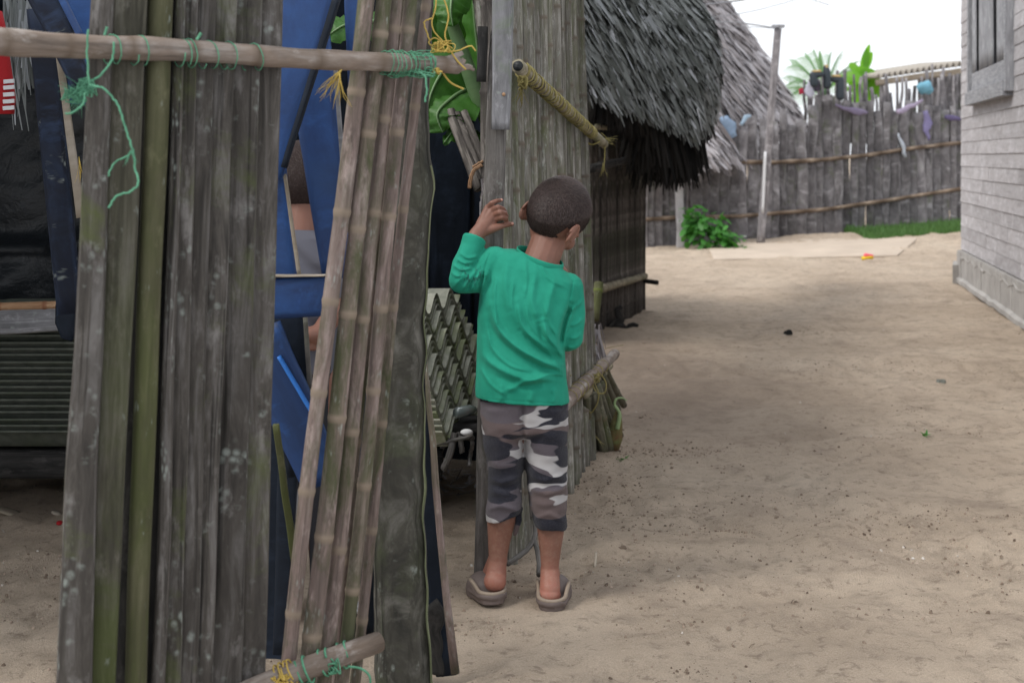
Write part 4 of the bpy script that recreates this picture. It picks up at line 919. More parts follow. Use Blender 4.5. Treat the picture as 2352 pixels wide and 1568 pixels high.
for (a, b, r, lab) in (((1032, 255), (1102, 435), .017, 'leftmost of the dark canes leaning under the banana leaves'), ((1048, 262), (1112, 410), .015, 'middle of the dark canes leaning under the banana leaves'), ((1066, 258), (1112, 372), .012, 'rightmost of the dark canes leaning under the banana leaves'),
                       ((1090, -20), (1110, 110), .014, 'short grey cane rising past the top of the banana leaves')):
    mb = MB(); mb.cane(P(*a, 4.42), P(*b, 4.3), r, r, .3); tag(mb.build('bamboo_cane', M['hut_cane'] if r > .0145 or r == .012 else M['fence_cane']), lab, 'cane', 'old canes under the banana leaves')
mb = MB(); curl(mb, [P(1108, 378, 4.0), P(1092, 388, 4.0), P(1082, 405, 4.0), P(1078, 432, 4.0)], .006, .001); curl(mb, [P(1110, 370, 4.0), P(1098, 376, 4.0), P(1085, 384, 4.0)], .004, .001)
tag(mb.build('dry_stem', M['orange_stick']), 'curled dry brown stem hanging left of the doorpost', 'stem')
mb = MB()
for k in range(16): mb.strip(P(R(1102, 1118), R(380, 480), 4.0), V((R(-.15, .1), 0, -1)), V((R(-1, 1), -1, 0)), R(.05, .10), .003, R(0, .6), 0, 2)
tag(mb.build('straw_fringe', M['thatch_b']), 'dry straw strands hanging from behind the doorpost', 'straw')
# rubbish
bt = empty('plastic_bottle', P(1062, 950, 4.5), 'dull clear plastic bottle lying under the end of the sheets', 'bottle')
gm = NT('cloudy_plastic'); gm.b.inputs['Transmission Weight'].default_value = .5; M['bottle'] = gm.fin((.30, .36, .36), .25, .5)
mb = MB(); mb.sweep([P(1046, 948, 4.5), P(1050, 948, 4.5), P(1075, 942, 4.55), P(1085, 940, 4.57), P(1090, 939, 4.6)], [.012, .018, .018, .013, .008], n=14); mb.build('body', M['bottle'], bt)
plank_thing('plank', M['dark_wood'], 'dark plank lying under the plastic bottle', 'plank', P(1005, 975, 4.6), P(1120, 975, 4.6), .03, .03, .2, (0, -1, 0))
mb = MB()
for (a, b, r) in (((1045, 995), (1020, 1075), .012), ((1052, 998), (1085, 1006), .010), ((1000, 1020), (1085, 1000), .006), ((1058, 1000), (1062, 1040), .009), ((1030, 1010), (1008, 1050), .008), ((1085, 1015), (1078, 1070), .007)):
    curl(mb, [P(*a, 4.45), P((a[0] + b[0]) / 2 + R(-6, 6), (a[1] + b[1]) / 2, 4.45 + R(-.05, .05)), P(*b, 4.45)], r, .002, 5, n=7, tint=R(0, 1))
tag(mb.build('branches', M['door_post']), 'tangle of dry broken branches behind the doorpost', 'branches')
mb = MB(); mb.ell(P(1072, 992, 4.4), .02, .015, .010, nu=10, nv=6); tag(mb.build('litter', M['litter_white']), 'pale blue white scrap of plastic on the dry branches', 'litter')
mb = MB()
for k in range(60): p = G(R(975, 1095), R(1085, 1150)); mb.strip(p + V((0, 0, .01)), V((R(-1, 1), R(-1, 1), R(0, .3))), (0, 0, 1), R(.03, .10), R(.004, .02), R(0, 1), 0, 2)
tag(mb.build('leaf_litter', M['thatch_b']), 'dead leaves strewn on the ground inside the gap', kind='stuff')
for (x, y, sx, sy, lab, m_) in ((20, 1183, .05, .035, 'pale dry leaf lying on the sand at the left edge', 'raw_edge'), (137, 1209, .010, .02, 'tiny red scrap on the sand beside the slat fence', 'red_cloth'), (130, 1186, .02, .02, 'small buff scrap on the sand just above the red one', 'raw_edge')):
    p = G(x, y) + V((0, 0, .012)); mb = MB(); mb.ell(p, sx, sy, .006, Matrix.Rotation(.3, 3, 'Y'), nu=10, nv=5); tag(mb.build('leaf' if sx > .04 else 'litter', M[m_]), lab, 'leaf' if sx > .04 else 'litter')
# ---------------------------------------------------------------- doorpost and cane fence behind the boy
cf = empty('cane_fence', G(1200, 1275), 'cane fence the child leans on, with a plank doorpost and bamboo poles tied across', 'fence')
mb = MB(); pts = []; ws = []
for i in range(40):
    y = -90 + 1440 * i / 39; l = np.interp(y, [0, 300, 930, 1340], [1130, 1115, 1097, 1088]) + 2 * noise.noise(V((y * .01, 0, 0))); r = np.interp(y, [0, 300, 930, 1340], [1178, 1163, 1146, 1140]); pts.append(P((l + r) / 2, y, 3.817)); ws.append((r - l) / 2 / F * 3.817)
mb.sweep(pts, ws, .02, (0, -1, 0), 14, .6, .04); mb.build('doorpost', M['door_post'], cf)
mb = MB(); mb.board(P(1158, -80, 3.78), P(1150, 298, 3.78), .062, .049, .022, (0, -1, 0), 20, .02); fb = mb.build('facing_board', M['grey_plank'], cf)
mb = MB(); mb.ell(P(1157, 217, 3.767), .005, .004, .005, nu=8, nv=6); mb.build('nail', M['orange_stick'], fb)
mb = MB(); mb.board(P(1109, 62, 3.80), P(1106, 188, 3.80), .028, .026, .028, (0, -1, 0), 8, .04); mb.build('latch_block', M['dark_wood'], cf)
fa, fb_ = V((-.012, 4.02, 0)), V((.325, 5.55, 0)); nC = 25
for i in range(nC):
    f = i / (nC - 1); p = fa.lerp(fb_, f); r = R(.018, .028); lean = V((-.022 - .03 * f + R(-.01, .01), R(-.02, .02), 0))
    p = p + V((R(-.012, .012), 0, -.03)); mb = MB(); mb.cane(p, p + V((0, 0, 2.05)) + lean * 1.1, r, r * .82, .27, 10, R(-.008, .008)); mb.build('cane', M['fence_cane'] if R(0, 1) > .1 else M['base_cane'], cf)
mb = MB()
for i in range(18):
    f = i / 17; p = fa.lerp(fb_, f) + V((-.035, 0, -.03)); mb.cane(p, p + V((-.05 * f - .02, 0, 2.02)), .032, .030, .27, 8)
mb.build('inner_canes', M['hut_cane'], cf)
# bound upper pole, hollow end facing the camera
ua, ub = P(1190, 152, 3.92), P(1388, 331, 5.75); ul = MB(); nst = 30
ul.sweep([ua.lerp(ub, f / nst) for f in range(nst + 1)], [.0200 + (.0180 - .0200) * f / nst for f in range(nst + 1)], n=14, wob=.08, tint=.6, nodes=[(.8 if f % 6 == 5 else 0) for f in range(nst + 1)]); up = ul.build('upper_pole', M['rail_bamboo'], cf)
mb = MB(); dr = (ub - ua).normalized(); mb.sweep([ua - dr * .0015, ua - dr * .001], [.0145, .0145], n=14); mb.build('shade_disc', M['tarp'], up)  # black disc standing in for the shade inside the open end
mb = MB()
for k in range(44):
    f = .02 + .80 * k / 44 + R(-.006, .006); r = .0208 - .002 * f + R(0, .0015); helix(ua.lerp(ub, f), ua.lerp(ub, min(1, f + .028)), r, 1.1, R(.0012, .0028), mb, .08)
mb.build('fibre_binding', M['fibre'], up); mb = MB()
for f, n_ in ((.03, 8), (.12, 6), (.30, 26), (.34, 18), (.97, 10), (.5, 5), (.66, 4)):
    p = ua.lerp(ub, f); fray(mb, p + V((0, -.02, .0)), V((R(-.6, .6), -.5, R(-.6, .3))), .035, n_, .0010, .9)
    mb.build('frayed_fibre', M['fibre'], up); mb = MB()
mb.build('fibre_binding', M['fibre'], up); mb = MB()
tangle(mb, P(1200, 190, 3.88), 12, (.012, .01, .02), .0022); fray(mb, P(1196, 200, 3.88), V((.1, 0, -1)), .06, 12, .0013, .35)
mb.build('fibre_binding', M['fibre'], up)
mb = MB(); curl(mb, [P(1388, 322, 5.7), P(1389, 345, 5.7), P(1388, 375, 5.7), P(1385, 395, 5.7)], .003, .0008); fray(mb, P(1385, 372, 5.7), V((0, 0, -1)), .07, 12, .001, .12)
curl(mb, [P(1380, 305, 5.7), P(1395, 318, 5.7), P(1398, 328, 5.7), P(1408, 332, 5.7)], .0014); curl(mb, [P(1350, 314, 5.5), P(1346, 325, 5.5), P(1360, 332, 5.5), P(1378, 325, 5.5)], .004); fray(mb, P(1388, 318, 5.7), V((1, 0, -.1)), .06, 7, .0012, .5); fray(mb, P(1360, 315, 5.6), V((-1, 0, .1)), .04, 10, .0014, .5)
mb.build('loose_fibre', M['fibre'], cf)
la, lb2 = V((.14, 4.55, .34)), P(1413, 812, 5.98); mb = MB(); mb.cane(la, lb2, .0275, .020, .30, 14, tint=.9); lp = mb.build('lower_pole', M['pole'], cf)
mb = MB(); mb.cane(P(1345, 905, 5.2), P(1400, 838, 6.1), .018, .016, .3, 10); mb.build('inner_pole', M['rail_bamboo'], cf)
mb = MB()
for f in (.18, .24, .30, .36, .45, .55, .62, .72): p = la.lerp(lb2, f); helix(p, la.lerp(lb2, f + .01), .028 - .006 * f, 1.2, .0013, mb); mb.build('yellow_binding', M['fibre'], cf); mb = MB()
mb.build('yellow_binding', M['fibre'], cf); mb = MB()
for (a, b) in (((1272, 868), (1300, 870)), ((1268, 880), (1296, 885)), ((1262, 893), (1292, 898)), ((1280, 862), (1312, 862))): curl(mb, [P(*a, 4.95), P(*b, 4.9)], .0022)
curl(mb, [P(1336, 868, 5.2), P(1365, 862, 5.3), P(1378, 858, 5.3), P(1392, 880, 5.3), P(1388, 902, 5.3), P(1370, 900, 5.3), P(1360, 880, 5.3)], .0028); curl(mb, [P(1360, 890, 5.3), P(1350, 925, 5.3), P(1356, 948, 5.3), P(1370, 930, 5.3), P(1375, 905, 5.3), P(1366, 880, 5.3)], .0024)
mb.build('yellow_binding', M['fibre'], cf); mb = MB()
curl(mb, [P(1390, 800, 5.9), P(1415, 795, 5.9), P(1432, 792, 5.9)], .0012); mb.build('dry_tendril', M['fibre'], cf); mb = MB()
tangle(mb, P(1366, 868, 5.25), 8, (.02, .02, .018), .0016); mb.build('yellow_binding', M['fibre'], cf); mb = MB(); fray(mb, P(1352, 985, 5.4), V((.2, 0, -1)), .1, 9, .0009, .5)
mb.build('yellow_binding', M['fibre'], cf)
for (a, b, da, db, r) in (((1352, 905), (1372, 1040), 5.3, 5.55, .020), ((1360, 900), (1390, 1045), 5.3, 5.5, .021), ((1368, 890), (1402, 1040), 5.35, 5.55, .018), ((1372, 885), (1415, 1020), 5.4, 5.65, .017), ((1378, 880), (1422, 1000), 5.5, 5.8, .018), ((1384, 862), (1418, 940), 5.6, 6.2, .018), ((1388, 842), (1432, 930), 5.8, 6.4, .016), ((1345, 905), (1356, 1040), 5.25, 5.5, .018)):
    mb = MB(); q = P(*b, db); q.z = max(q.z, -.04) if q.z < .05 else q.z; mb.cane(P(*a, da), q, r * .85, r, .3, 10); mb.build('slanted_cane', M['base_cane'], cf)
mb = MB()
for k in range(40): mb.strip(P(1370 + R(-8, 10), R(735, 830), 5.75), V((R(-.35, .35), R(-.2, .2), R(-1, -.4))), V((R(-1, 1), -1, 0)), R(.04, .12), R(.005, .014), R(0, .7), .02, 2)
mb.build('dry_sheaths', M['thatch_b'], cf)
# sprout, weeds, root, bits
sp = empty('coconut_sprout', G(1412, 1036), 'green sprouting coconut shoot at the foot of the slanted canes', 'plant')
mb = MB(); mb.sweep([P(1408, 1040, 5.55), P(1412, 1005, 5.53), P(1417, 970, 5.5), P(1420, 945, 5.5)], [.018, .032, .022, .012], [.014, .022, .016, .01], n=12); mb.build('husk', wood('sprout_husk', (.10, .06, .03), (.22, .13, .07), (.26, .22, .12), 20, (.20, .26, .10), .4), sp)
mb = MB(); curl(mb, [P(1418, 985, 5.48), P(1423, 950, 5.48), P(1412, 930, 5.48), P(1416, 916, 5.48), P(1430, 914, 5.48), P(1440, 920, 5.48)], [.009] * 8 + [.007] * 8 + [.005] * 8 + [.004] * 8 + [.0025] * 9, 0, 8, n=8); mb.build('shoot', M['base_cane'] if 0 else simple('shoot_green', (.24, .33, .16), .5), sp)
def weed(x, y, n, L, lab):
    p = G(x, y); mb = MB()
    for k in range(n): mb.strip(p + V((R(-.02, .02), R(-.02, .02), 0)), V((R(-1, 1), R(-1, 1), R(.2, .9))), V((0, 0, 1)), L * R(.5, 1), L * .22, R(0, .6), L * .2, 3)
    tag(mb.build('weed', M['weed']), lab, 'plant')
weed(1420, 1058, 14, .05, 'tiny green weed in the sand below the coconut shoot'); weed(2124, 1000, 6, .05, 'small green blades lying on the sand right of the path middle'); weed(1960, 870, 0, .05, '') if 0 else None
rt = MB(); curl(rt, [P(1166, 1294, 3.8), P(1190, 1278, 3.86), P(1210, 1262, 3.9), P(1226, 1240, 3.92), P(1230, 1215, 3.95), P(1226, 1190, 3.98)], .0075, .0005, 6, n=8); curl(rt, [P(1227, 1240, 3.92), P(1234, 1262, 3.9), P(1238, 1290, 3.86), P(1238, 1320, 3.8)], .0072, .0005, 6, n=8); curl(rt, [P(1226, 1190, 3.98), P(1222, 1120, 4.05), P(1226, 1040, 4.12)], .011, .0005, 6, n=8)
tag(rt.build('root', M['door_post']), 'forked dark root standing between the child and the doorpost', 'root')
for (x, y, r, c_, lab) in ((1432, 1268, .016, 'crumb', 'brown dry clod on the open sand right of the child'), (1810, 770, .03, 'dark_wood', 'dark flat clod in the middle of the sandy lane'), (2163, 884, .025, 'fence_cane', 'flat bluish leaf lying on the sand at the right'), (2195, 1560, .0, '', '')):
    if r: p = G(x, y); mb = MB(); [lump(mb, p + V((R(-.6, .6) * r, R(-.6, .6) * r, r * R(.2, .7))), r * R(.5, .8), .7, .1) for _ in range(7)]; tag(mb.build('clod', M[c_], smooth=False), lab, 'clod' if c_ != 'fence_cane' else 'leaf')
mb = MB(); p, q = G(1366, 1306), G(1369, 1292); mb.board(p + V((0, 0, .006)), q + V((0, 0, .03)), .008, .006, .004, (0, -1, 0), 3); tag(mb.build('splinter', M['raw_edge']), 'pale wood splinter sticking out of the sand', 'splinter')
# ---------------------------------------------------------------- people
def remesh(mb, name, mat, parent=None, vox=.003, smooth=4, base=None, fn=None, post=3):
    tmp = mb.build('tmp', mat)
    r = tmp.modifiers.new('r', 'REMESH'); r.mode = 'VOXEL'; r.voxel_size = vox; r.adaptivity = 0
    sm = tmp.modifiers.new('s', 'SMOOTH'); sm.factor = .5; sm.iterations = smooth
    dg = bpy.context.evaluated_depsgraph_get(); me = bpy.data.meshes.new_from_object(tmp.evaluated_get(dg))
    bpy.data.objects.remove(tmp, do_unlink=True)
    if fn:
        n = len(me.vertices); co = np.empty(n * 3); me.vertices.foreach_get('co', co); co = co.reshape(-1, 3)
        nn = np.empty(n * 3); me.vertices.foreach_get('normal', nn); nn = nn.reshape(-1, 3)
        co = fn(co, nn); me.vertices.foreach_set('co', co.reshape(-1))
    if base is not None: me.transform(Matrix.Translation(-V(base)))
    me.name = name; me.polygons.foreach_set('use_smooth', [True] * len(me.polygons)); me.materials.clear(); me.materials.append(mat); me.update()
    o = bpy.data.objects.new(name, me); col.objects.link(o)
    if base is not None: o.location = base
    if parent is not None: o.parent = parent; o.matrix_parent_inverse = Matrix.Translation(-V(parent.location))
    return o
def loft(mb, rings, n=36, e=.12):
    """rings: (xl, yl, xr, yr, d, half depth)"""
    rows = []
    for xl, yl, xr, yr, d, b in rings:
        A, B = P(xl, yl, d), P(xr, yr, d); c = (A + B) / 2; h = (B - A) / 2; row = []
        for k in range(n):
            a = 2 * math.pi * k / n; cc, ss = math.cos(a), math.sin(a)
            cc = math.copysign(abs(cc) ** (1 - e), cc); ss = math.copysign(abs(ss) ** (1 - e), ss)
            row.append(mb.add(c + h * cc + V((0, b, 0)) * ss))
        rows.append(row)
    for i in range(len(rows) - 1):
        for k in range(n): mb.face((rows[i][k], rows[i][(k + 1) % n], rows[i + 1][(k + 1) % n], rows[i + 1][k]))
    mb.face(list(reversed(rows[0]))); mb.face(rows[-1])
# materials
t = NT('skin'); v = t.coords('Object', (1, 1, 1), False); n1 = t.noise(v, 22, 4); n2 = t.noise(v, 420, 2)
c = t.mix(n1, (.150, .068, .047), (.225, .108, .078)); t.bump(n2, .12, .001)
sxz = t.node('ShaderNodeSeparateXYZ'); tcc = t.node('ShaderNodeTexCoord'); t.link(tcc.outputs['Object'], sxz.inputs[0])
heel = t.ramp(sxz.outputs['Z'], [(.045, .75), (.13, 0)]); c = t.mix(heel, c, (.36, .145, .105)); nd_ = t.noise(v, 70, 6, .7); c = t.mix(t.math('MULTIPLY', t.ramp(nd_, [(.45, 0), (.8, .35)]), t.ramp(sxz.outputs['Z'], [(.10, 1), (.5, .15)])), c, (.34, .25, .19))
t.b.inputs['Subsurface Weight'].default_value = .12; t.b.inputs['Subsurface Radius'].default_value = (.012, .004, .002); t.b.inputs['Subsurface Scale'].default_value = .5
M['skin'] = t.fin(c, .55, .35)
M['nail'] = simple('finger_nail', (.50, .26, .21), .35)
M['sclera'] = simple('eye_white', (.7, .68, .65), .3); M['iris'] = simple('eye_iris', (.03, .015, .01), .2)
t = NT('buzzed_hair'); v = t.coords('Object', (1, 1, 1), False); n1 = t.noise(v, 30, 4); n2 = t.noise(v, 600, 2)
c = t.mix(n1, (.016, .011, .0105), (.050, .034, .031)); t.bump(n2, .8, .003); M['scalp'] = t.fin(c, .8, .2)
t = NT('hair_strand'); M['hair'] = t.fin(t.ramp(t.attr('tint'), [(0, (.012, .008, .008)), (1, (.095, .068, .062))]), .5, .3)
t = NT('green_jersey'); v = t.coords('Object', (1, 1, 1), False); n1 = t.noise(v, 9, 5, .65); n2 = t.noise(v, 900, 2); n4 = t.noise(v, 60, 4)
c = t.mix(t.ramp(n1, [(.35, 0), (.65, 1)]), (.013, .198, .130), (.022, .265, .180))
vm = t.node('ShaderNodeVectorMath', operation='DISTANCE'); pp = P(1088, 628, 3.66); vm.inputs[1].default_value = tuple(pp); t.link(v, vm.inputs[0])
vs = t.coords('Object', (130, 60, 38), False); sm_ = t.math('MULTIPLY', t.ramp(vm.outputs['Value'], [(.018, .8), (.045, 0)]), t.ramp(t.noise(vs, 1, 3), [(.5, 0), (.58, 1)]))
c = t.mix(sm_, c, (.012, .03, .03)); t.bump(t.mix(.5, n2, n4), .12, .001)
t.b.inputs['Sheen Weight'].default_value = .08; t.b.inputs['Sheen Roughness'].default_value = .5; t.b.inputs['Sheen Tint'].default_value = (.4, 1, .8, 1); M['shirt'] = t.fin(c, .9, .12)
t = NT('camouflage_fleece'); v = t.coords('Object', (5.5, 4, 17), False); w_ = t.coords('Object', (1, 1, 1), False)
n1 = t.noise(v, .95, 2., .45, .6); vb = t.coords('Object', (6, 4, 19), False)
off = t.node('ShaderNodeVectorMath', operation='ADD'); off.inputs[1].default_value = (7.3, 2.1, 4.4); t.link(vb, off.inputs[0]); n2 = t.noise(off.outputs[0], .85, 2., .45, .7)
off2 = t.node('ShaderNodeVectorMath', operation='ADD'); off2.inputs[1].default_value = (17.3, 22.1, 14.4); t.link(vb, off2.inputs[0]); n3 = t.noise(off2.outputs[0], .6, 2, .5, .5)
c = t.mix(t.ramp(n3, [(.49, 0), (.51, 1)]), (.090, .077, .09), (.105, .078, .077))
c = t.mix(t.ramp(n1, [(.54, 0), (.555, 1)]), c, (.40, .39, .395)); c = t.mix(t.ramp(n2, [(.51, 0), (.525, 1)]), c, (.014, .015, .024))
fz_ = t.noise(w_, 480, 3, .7); c = t.mix(t.ramp(fz_, [(.35, .12), (.6, 0)]), c, (.25, .24, .25)); t.bump(fz_, .7, .004)
t.b.inputs['Sheen Weight'].default_value = .12; M['camo'] = t.fin(c, .98, .05)
M['clog'] = simple('clog_rubber', (.125, .098, .09), .6, .35, 30, .15); M['clog_rim'] = simple('clog_rim', (.25, .20, .155), .6, .35, 30, .12)
# --- joints of the boy
Rz = Matrix.Rotation
hc = P(1284, 484, 3.79)
def mrot(yaw, pitch, roll):      # local x right, y forward, z up
    return Matrix.Rotation(math.radians(roll), 3, 'Y') @ Matrix.Rotation(math.radians(-yaw), 3, 'Z') @ Matrix.Rotation(math.radians(-pitch), 3, 'X')
def head(mb, c, Mh, s=1.):
    L = lambda x, y, z: c + Mh @ (V((x, y, z)) * s)
    mb.ell(c, .0780 * s, .092 * s, .0905 * s, Mh, 32, 20); mb.ell(L(0, .032, -.050), .058 * s, .062 * s, .060 * s, Mh, 24, 16); mb.ell(L(0, -.004, -.045), .058 * s, .056 * s, .044 * s, Mh)
    mb.cap(L(0, .088, -.018), .008 * s, L(0, .101, -.040), .011 * s)                       # nose
    for q in (-1, 1):
        mb.ell(L(q * .012, .094, -.042), .007 * s, .008 * s, .006 * s, Mh); mb.ell(L(q * .030, .082, -.012), .017 * s, .010 * s, .006 * s, Mh)   # nostril wing, brow
        mb.ell(L(q * .034, .070, -.045), .022 * s, .022 * s, .022 * s, Mh)                # cheek
        em = Mh @ Matrix.Rotation(q * .5, 3, 'Z')
        mb.ell(L(q * .080, -.004, -.044), .006 * s, .019 * s, .029 * s, em); mb.ell(L(q * .075, .006, -.046), .010 * s, .012 * s, .018 * s, em)
        for k in range(7):                                                                  # ear rim
            a0 = -2.2 + k * .55; a1 = a0 + .55
            f_ = lambda a: L(q * .083, -.006 + .017 * math.sin(-a), -.042 + .026 * math.cos(a))
            mb.cap(f_(a0), .0042 * s, f_(a1), .0042 * s, 8)
    mb.ell(L(0, .086, -.066), .020 * s, .009 * s, .005 * s, Mh); mb.ell(L(0, .084, -.074), .018 * s, .009 * s, .006 * s, Mh); mb.ell(L(0, .074, -.096), .020 * s, .016 * s, .014 * s, Mh)
def eyes(c, Mh, par, s=1.):
    mb = MB(); mi = MB()
    for q in (-1, 1):
        mb.ell(c + Mh @ (V((q * .031, .078, -.024)) * s), .013 * s, .010 * s, .009 * s, Mh); mi.ell(c + Mh @ (V((q * .031, .0835, -.024)) * s), .0058 * s, .0052 * s, .0058 * s, Mh)
    e_ = mb.build('eyes', M['sclera'], par); mi.build('iris', M['iris'], e_)
def fingers(mb, chains):
    for ch in chains: mb.chain(*ch)
Mh = mrot(35, 20, 26)
B = MB(); head(B, hc, Mh)
B.chain((P(1238, 612, 3.755), .048), (P(1262, 548, 3.785), .047)); B.ell(P(1240, 625, 3.755), .075, .045, .03)
B.chain((P(1205, 925, 3.715), .062), (P(1200, 830, 3.72), .062), (P(1212, 720, 3.735), .068), (P(1220, 660, 3.745), .060))
B.chain((P(1222, 640, 3.75), .048), (P(1134, 608, 3.745), .030)); B.chain((P(1222, 650, 3.75), .048), (P(1304, 668, 3.745), .028))
le, lw = P(1058, 640, 3.705), P(1093, 541, 3.752)
B.chain((P(1134, 608, 3.745), .030), (le, .026), (lw, .0205))
re, rw = P(1313, 774, 3.725), P(1292, 770, 3.875)
B.chain((P(1304, 668, 3.745), .027), (re, .023), (rw, .018))
# left hand gripping the doorpost: little finger on top, thumb lowest
hd = 3.775
kn = {'little': P(1120.5, 477, 3.776), 'ring': P(1130, 484, 3.770), 'middle': P(1134, 493, 3.768), 'index': P(1137, 503, 3.770)}
B.cap(lw, .0205, P(1110, 522, 3.765), .0215); B.cap(P(1110, 522, 3.765), .021, kn['middle'], .0105); B.cap(P(1108, 515, 3.768), .018, kn['little'], .0095); B.cap(P(1115, 523, 3.766), .018, kn['index'], .0098); B.cap(P(1110, 518, 3.766), .018, kn['ring'], .010)
B.chain((kn['little'], .0078), (P(1130.5, 466, 3.762), .0068), (P(1141, 461.5, 3.768), .0060), (P(1150, 460, 3.788), .0052))
B.chain((kn['ring'], .0085), (P(1144, 476, 3.752), .0076), (P(1155, 480, 3.766), .0066), (P(1161, 487, 3.786), .0058))
B.chain((kn['middle'], .0088), (P(1148, 488.5, 3.748), .0078), (P(1160, 491, 3.764), .0068), (P(1164, 496, 3.786), .0060))
B.chain((kn['index'], .0090), (P(1152, 499.5, 3.750), .0078), (P(1162, 503, 3.765), .0069), (P(1163, 508, 3.786), .0060))
B.chain((P(1114, 530, 3.762), .0150), (P(1136, 524, 3.758), .0105), (P(1155, 518, 3.764), .0080), (P(1168, 515.5, 3.775), .0074), (P(1176, 514.5, 3.782), .0062))
# right hand held in front of the chest
B.cap(rw, .018, P(1280, 765, 3.92), .018)
for q in range(4): a = P(1272 - q * 1, 755 + q * 9, 3.935); B.chain((a, .0085), (a + V((-.018, .016, 0)), .0075), (a + V((-.034, .010, -.002)), .0065), (a + V((-.040, -.004, -.002)), .0055))
B.chain((P(1280, 750, 3.90), .011), (P(1272, 738, 3.905), .0085), (P(1266, 728, 3.905), .007))
# legs and feet
lk, la_, rk, ra = P(1160, 1118, 3.70), P(1143, 1290, 3.685), P(1257, 1125, 3.69), P(1263, 1312, 3.67)
B.chain((P(1175, 935, 3.72), .055), (lk, .038)); B.chain((P(1238, 935, 3.715), .055), (rk, .038))
B.chain((lk, .038), (P(1151, 1195, 3.692), .0375), (P(1146, 1245, 3.69), .0290), (la_, .0228)); B.chain((rk, .038), (P(1265, 1205, 3.682), .0375), (P(1264, 1262, 3.675), .0280), (ra, .0218))
B.chain((la_, .0238), (P(1139, 1322, 3.680), .0275)); B.ell(P(1137, 1334, 3.668), .0292, .030, .028)
B.chain((la_ + V((0, .02, 0)), .026), (P(1128, 1325, 3.77), .027), (P(1122, 1343, 3.82), .022)); B.chain((P(1137, 1330, 3.69), .026), (P(1128, 1350, 3.77), .024))
B.chain((ra, .0245), (P(1263, 1352, 3.648), .027)); B.ell(P(1262, 1367, 3.645), .0300, .030, .026)
B.chain((ra + V((0, .02, 0)), .025), (P(1268, 1340, 3.76), .026), (P(1272, 1345, 3.81), .020)); B.chain((P(1262, 1365, 3.67), .026), (P(1270, 1362, 3.76), .024))
base = V((hc.x, 3.69, 0))
boy = remesh(B, 'person', M['skin'], None, .0021, 5, base)
tag(boy, 'small child from behind in green long-sleeved shirt and camouflage trousers, hand on the doorpost', 'person')
# finger nails
mb = MB()
for q in (P(1151.5, 459.5, 3.782), P(1176.5, 513.5, 3.775)): mb.ell(q, .0045, .0022, .0036, nu=10, nv=8)
mb.build('nails', M['nail'], boy); eyes(hc, Mh, boy)
# hair: close cropped cap plus short strands turning round the crown
def hairobj(c, Mh_, par, n, whorl, s=1., seed=1):
    random.seed(seed); cap = MB(); nu, nv = 64, 44; rx, ry, rz = .0800 * s, .0940 * s, .0925 * s
    def keep(p):
        z = p.z / s; y = p.y / s; x = abs(p.x / s)
        lim = -.090 if y < -.02 else (-.090 + (y + .02) * 1.35 if y < .045 else .01 + (y - .045) * 1.6)
        if x > .05 and math.hypot((y + .004) / .020, (z + .052) / .030) < 1: return False
        return z > lim
    def low(p):       # nape: the cap follows the back of the skull down
        return p
    idx = {}
    for j in range(nv + 1):
        for i in range(nu):
            th = math.pi * .97 * j / nv; ph = 2 * math.pi * i / nu
            q = V((rx * math.sin(th) * math.cos(ph), ry * math.sin(th) * math.sin(ph), rz * math.cos(th)))
            idx[j, i] = (cap.add(c + Mh_ @ q), q)
    for j in range(nv):
        for i in range(nu):
            a, b, d_, e_ = idx[j, i], idx[j, (i + 1) % nu], idx[j + 1, (i + 1) % nu], idx[j + 1, i]
            if keep((a[1] + d_[1]) / 2): cap.face((a[0], b[0], d_[0], e_[0]) if j else (a[0], d_[0], e_[0]))
    h = cap.build('hair', M['scalp'], par)
    st = MB(); k = 0; W_ = V(whorl).normalized()
    while k < n:
        q = V((random.gauss(0, 1), random.gauss(0, 1), random.gauss(0, 1))).normalized(); p = V((q.x * rx, q.y * ry, q.z * rz))
        if not keep(p): continue
        k += 1; nrm = V((q.x / rx, q.y / ry, q.z / rz)).normalized()
        away = (q - W_ * q.dot(W_)); dist = away.length; away = away - nrm * away.dot(nrm)
        if away.length < 1e-4: continue
        away.normalize(); sw = nrm.cross(away); f = math.exp(-dist * 2.2) * 1.1
        d_ = (away * (1 - .3 * f) + sw * f + V((R(-1, 1), R(-1, 1), R(-1, 1))) * .22).normalized()
        d_ = (d_ + nrm * R(.30, .65)).normalized(); L_ = R(.005, .0105) * s * (1.15 if q.z > .2 else .8); B_ = d_.cross(nrm).normalized() * .00042
        a = c + Mh_ @ (p * .997 - B_); b = c + Mh_ @ (p * .997 + B_); e_ = c + Mh_ @ (p * .997 + d_ * L_ - nrm * .001); tn = R(0, 1)
        st.face((st.add(a, tn), st.add(b, tn), st.add(e_, tn)))
    st.build('hair_strands', M['hair'], h, False); return h
hairobj(hc, Mh, boy, 26000, (-.05, -.78, .60))
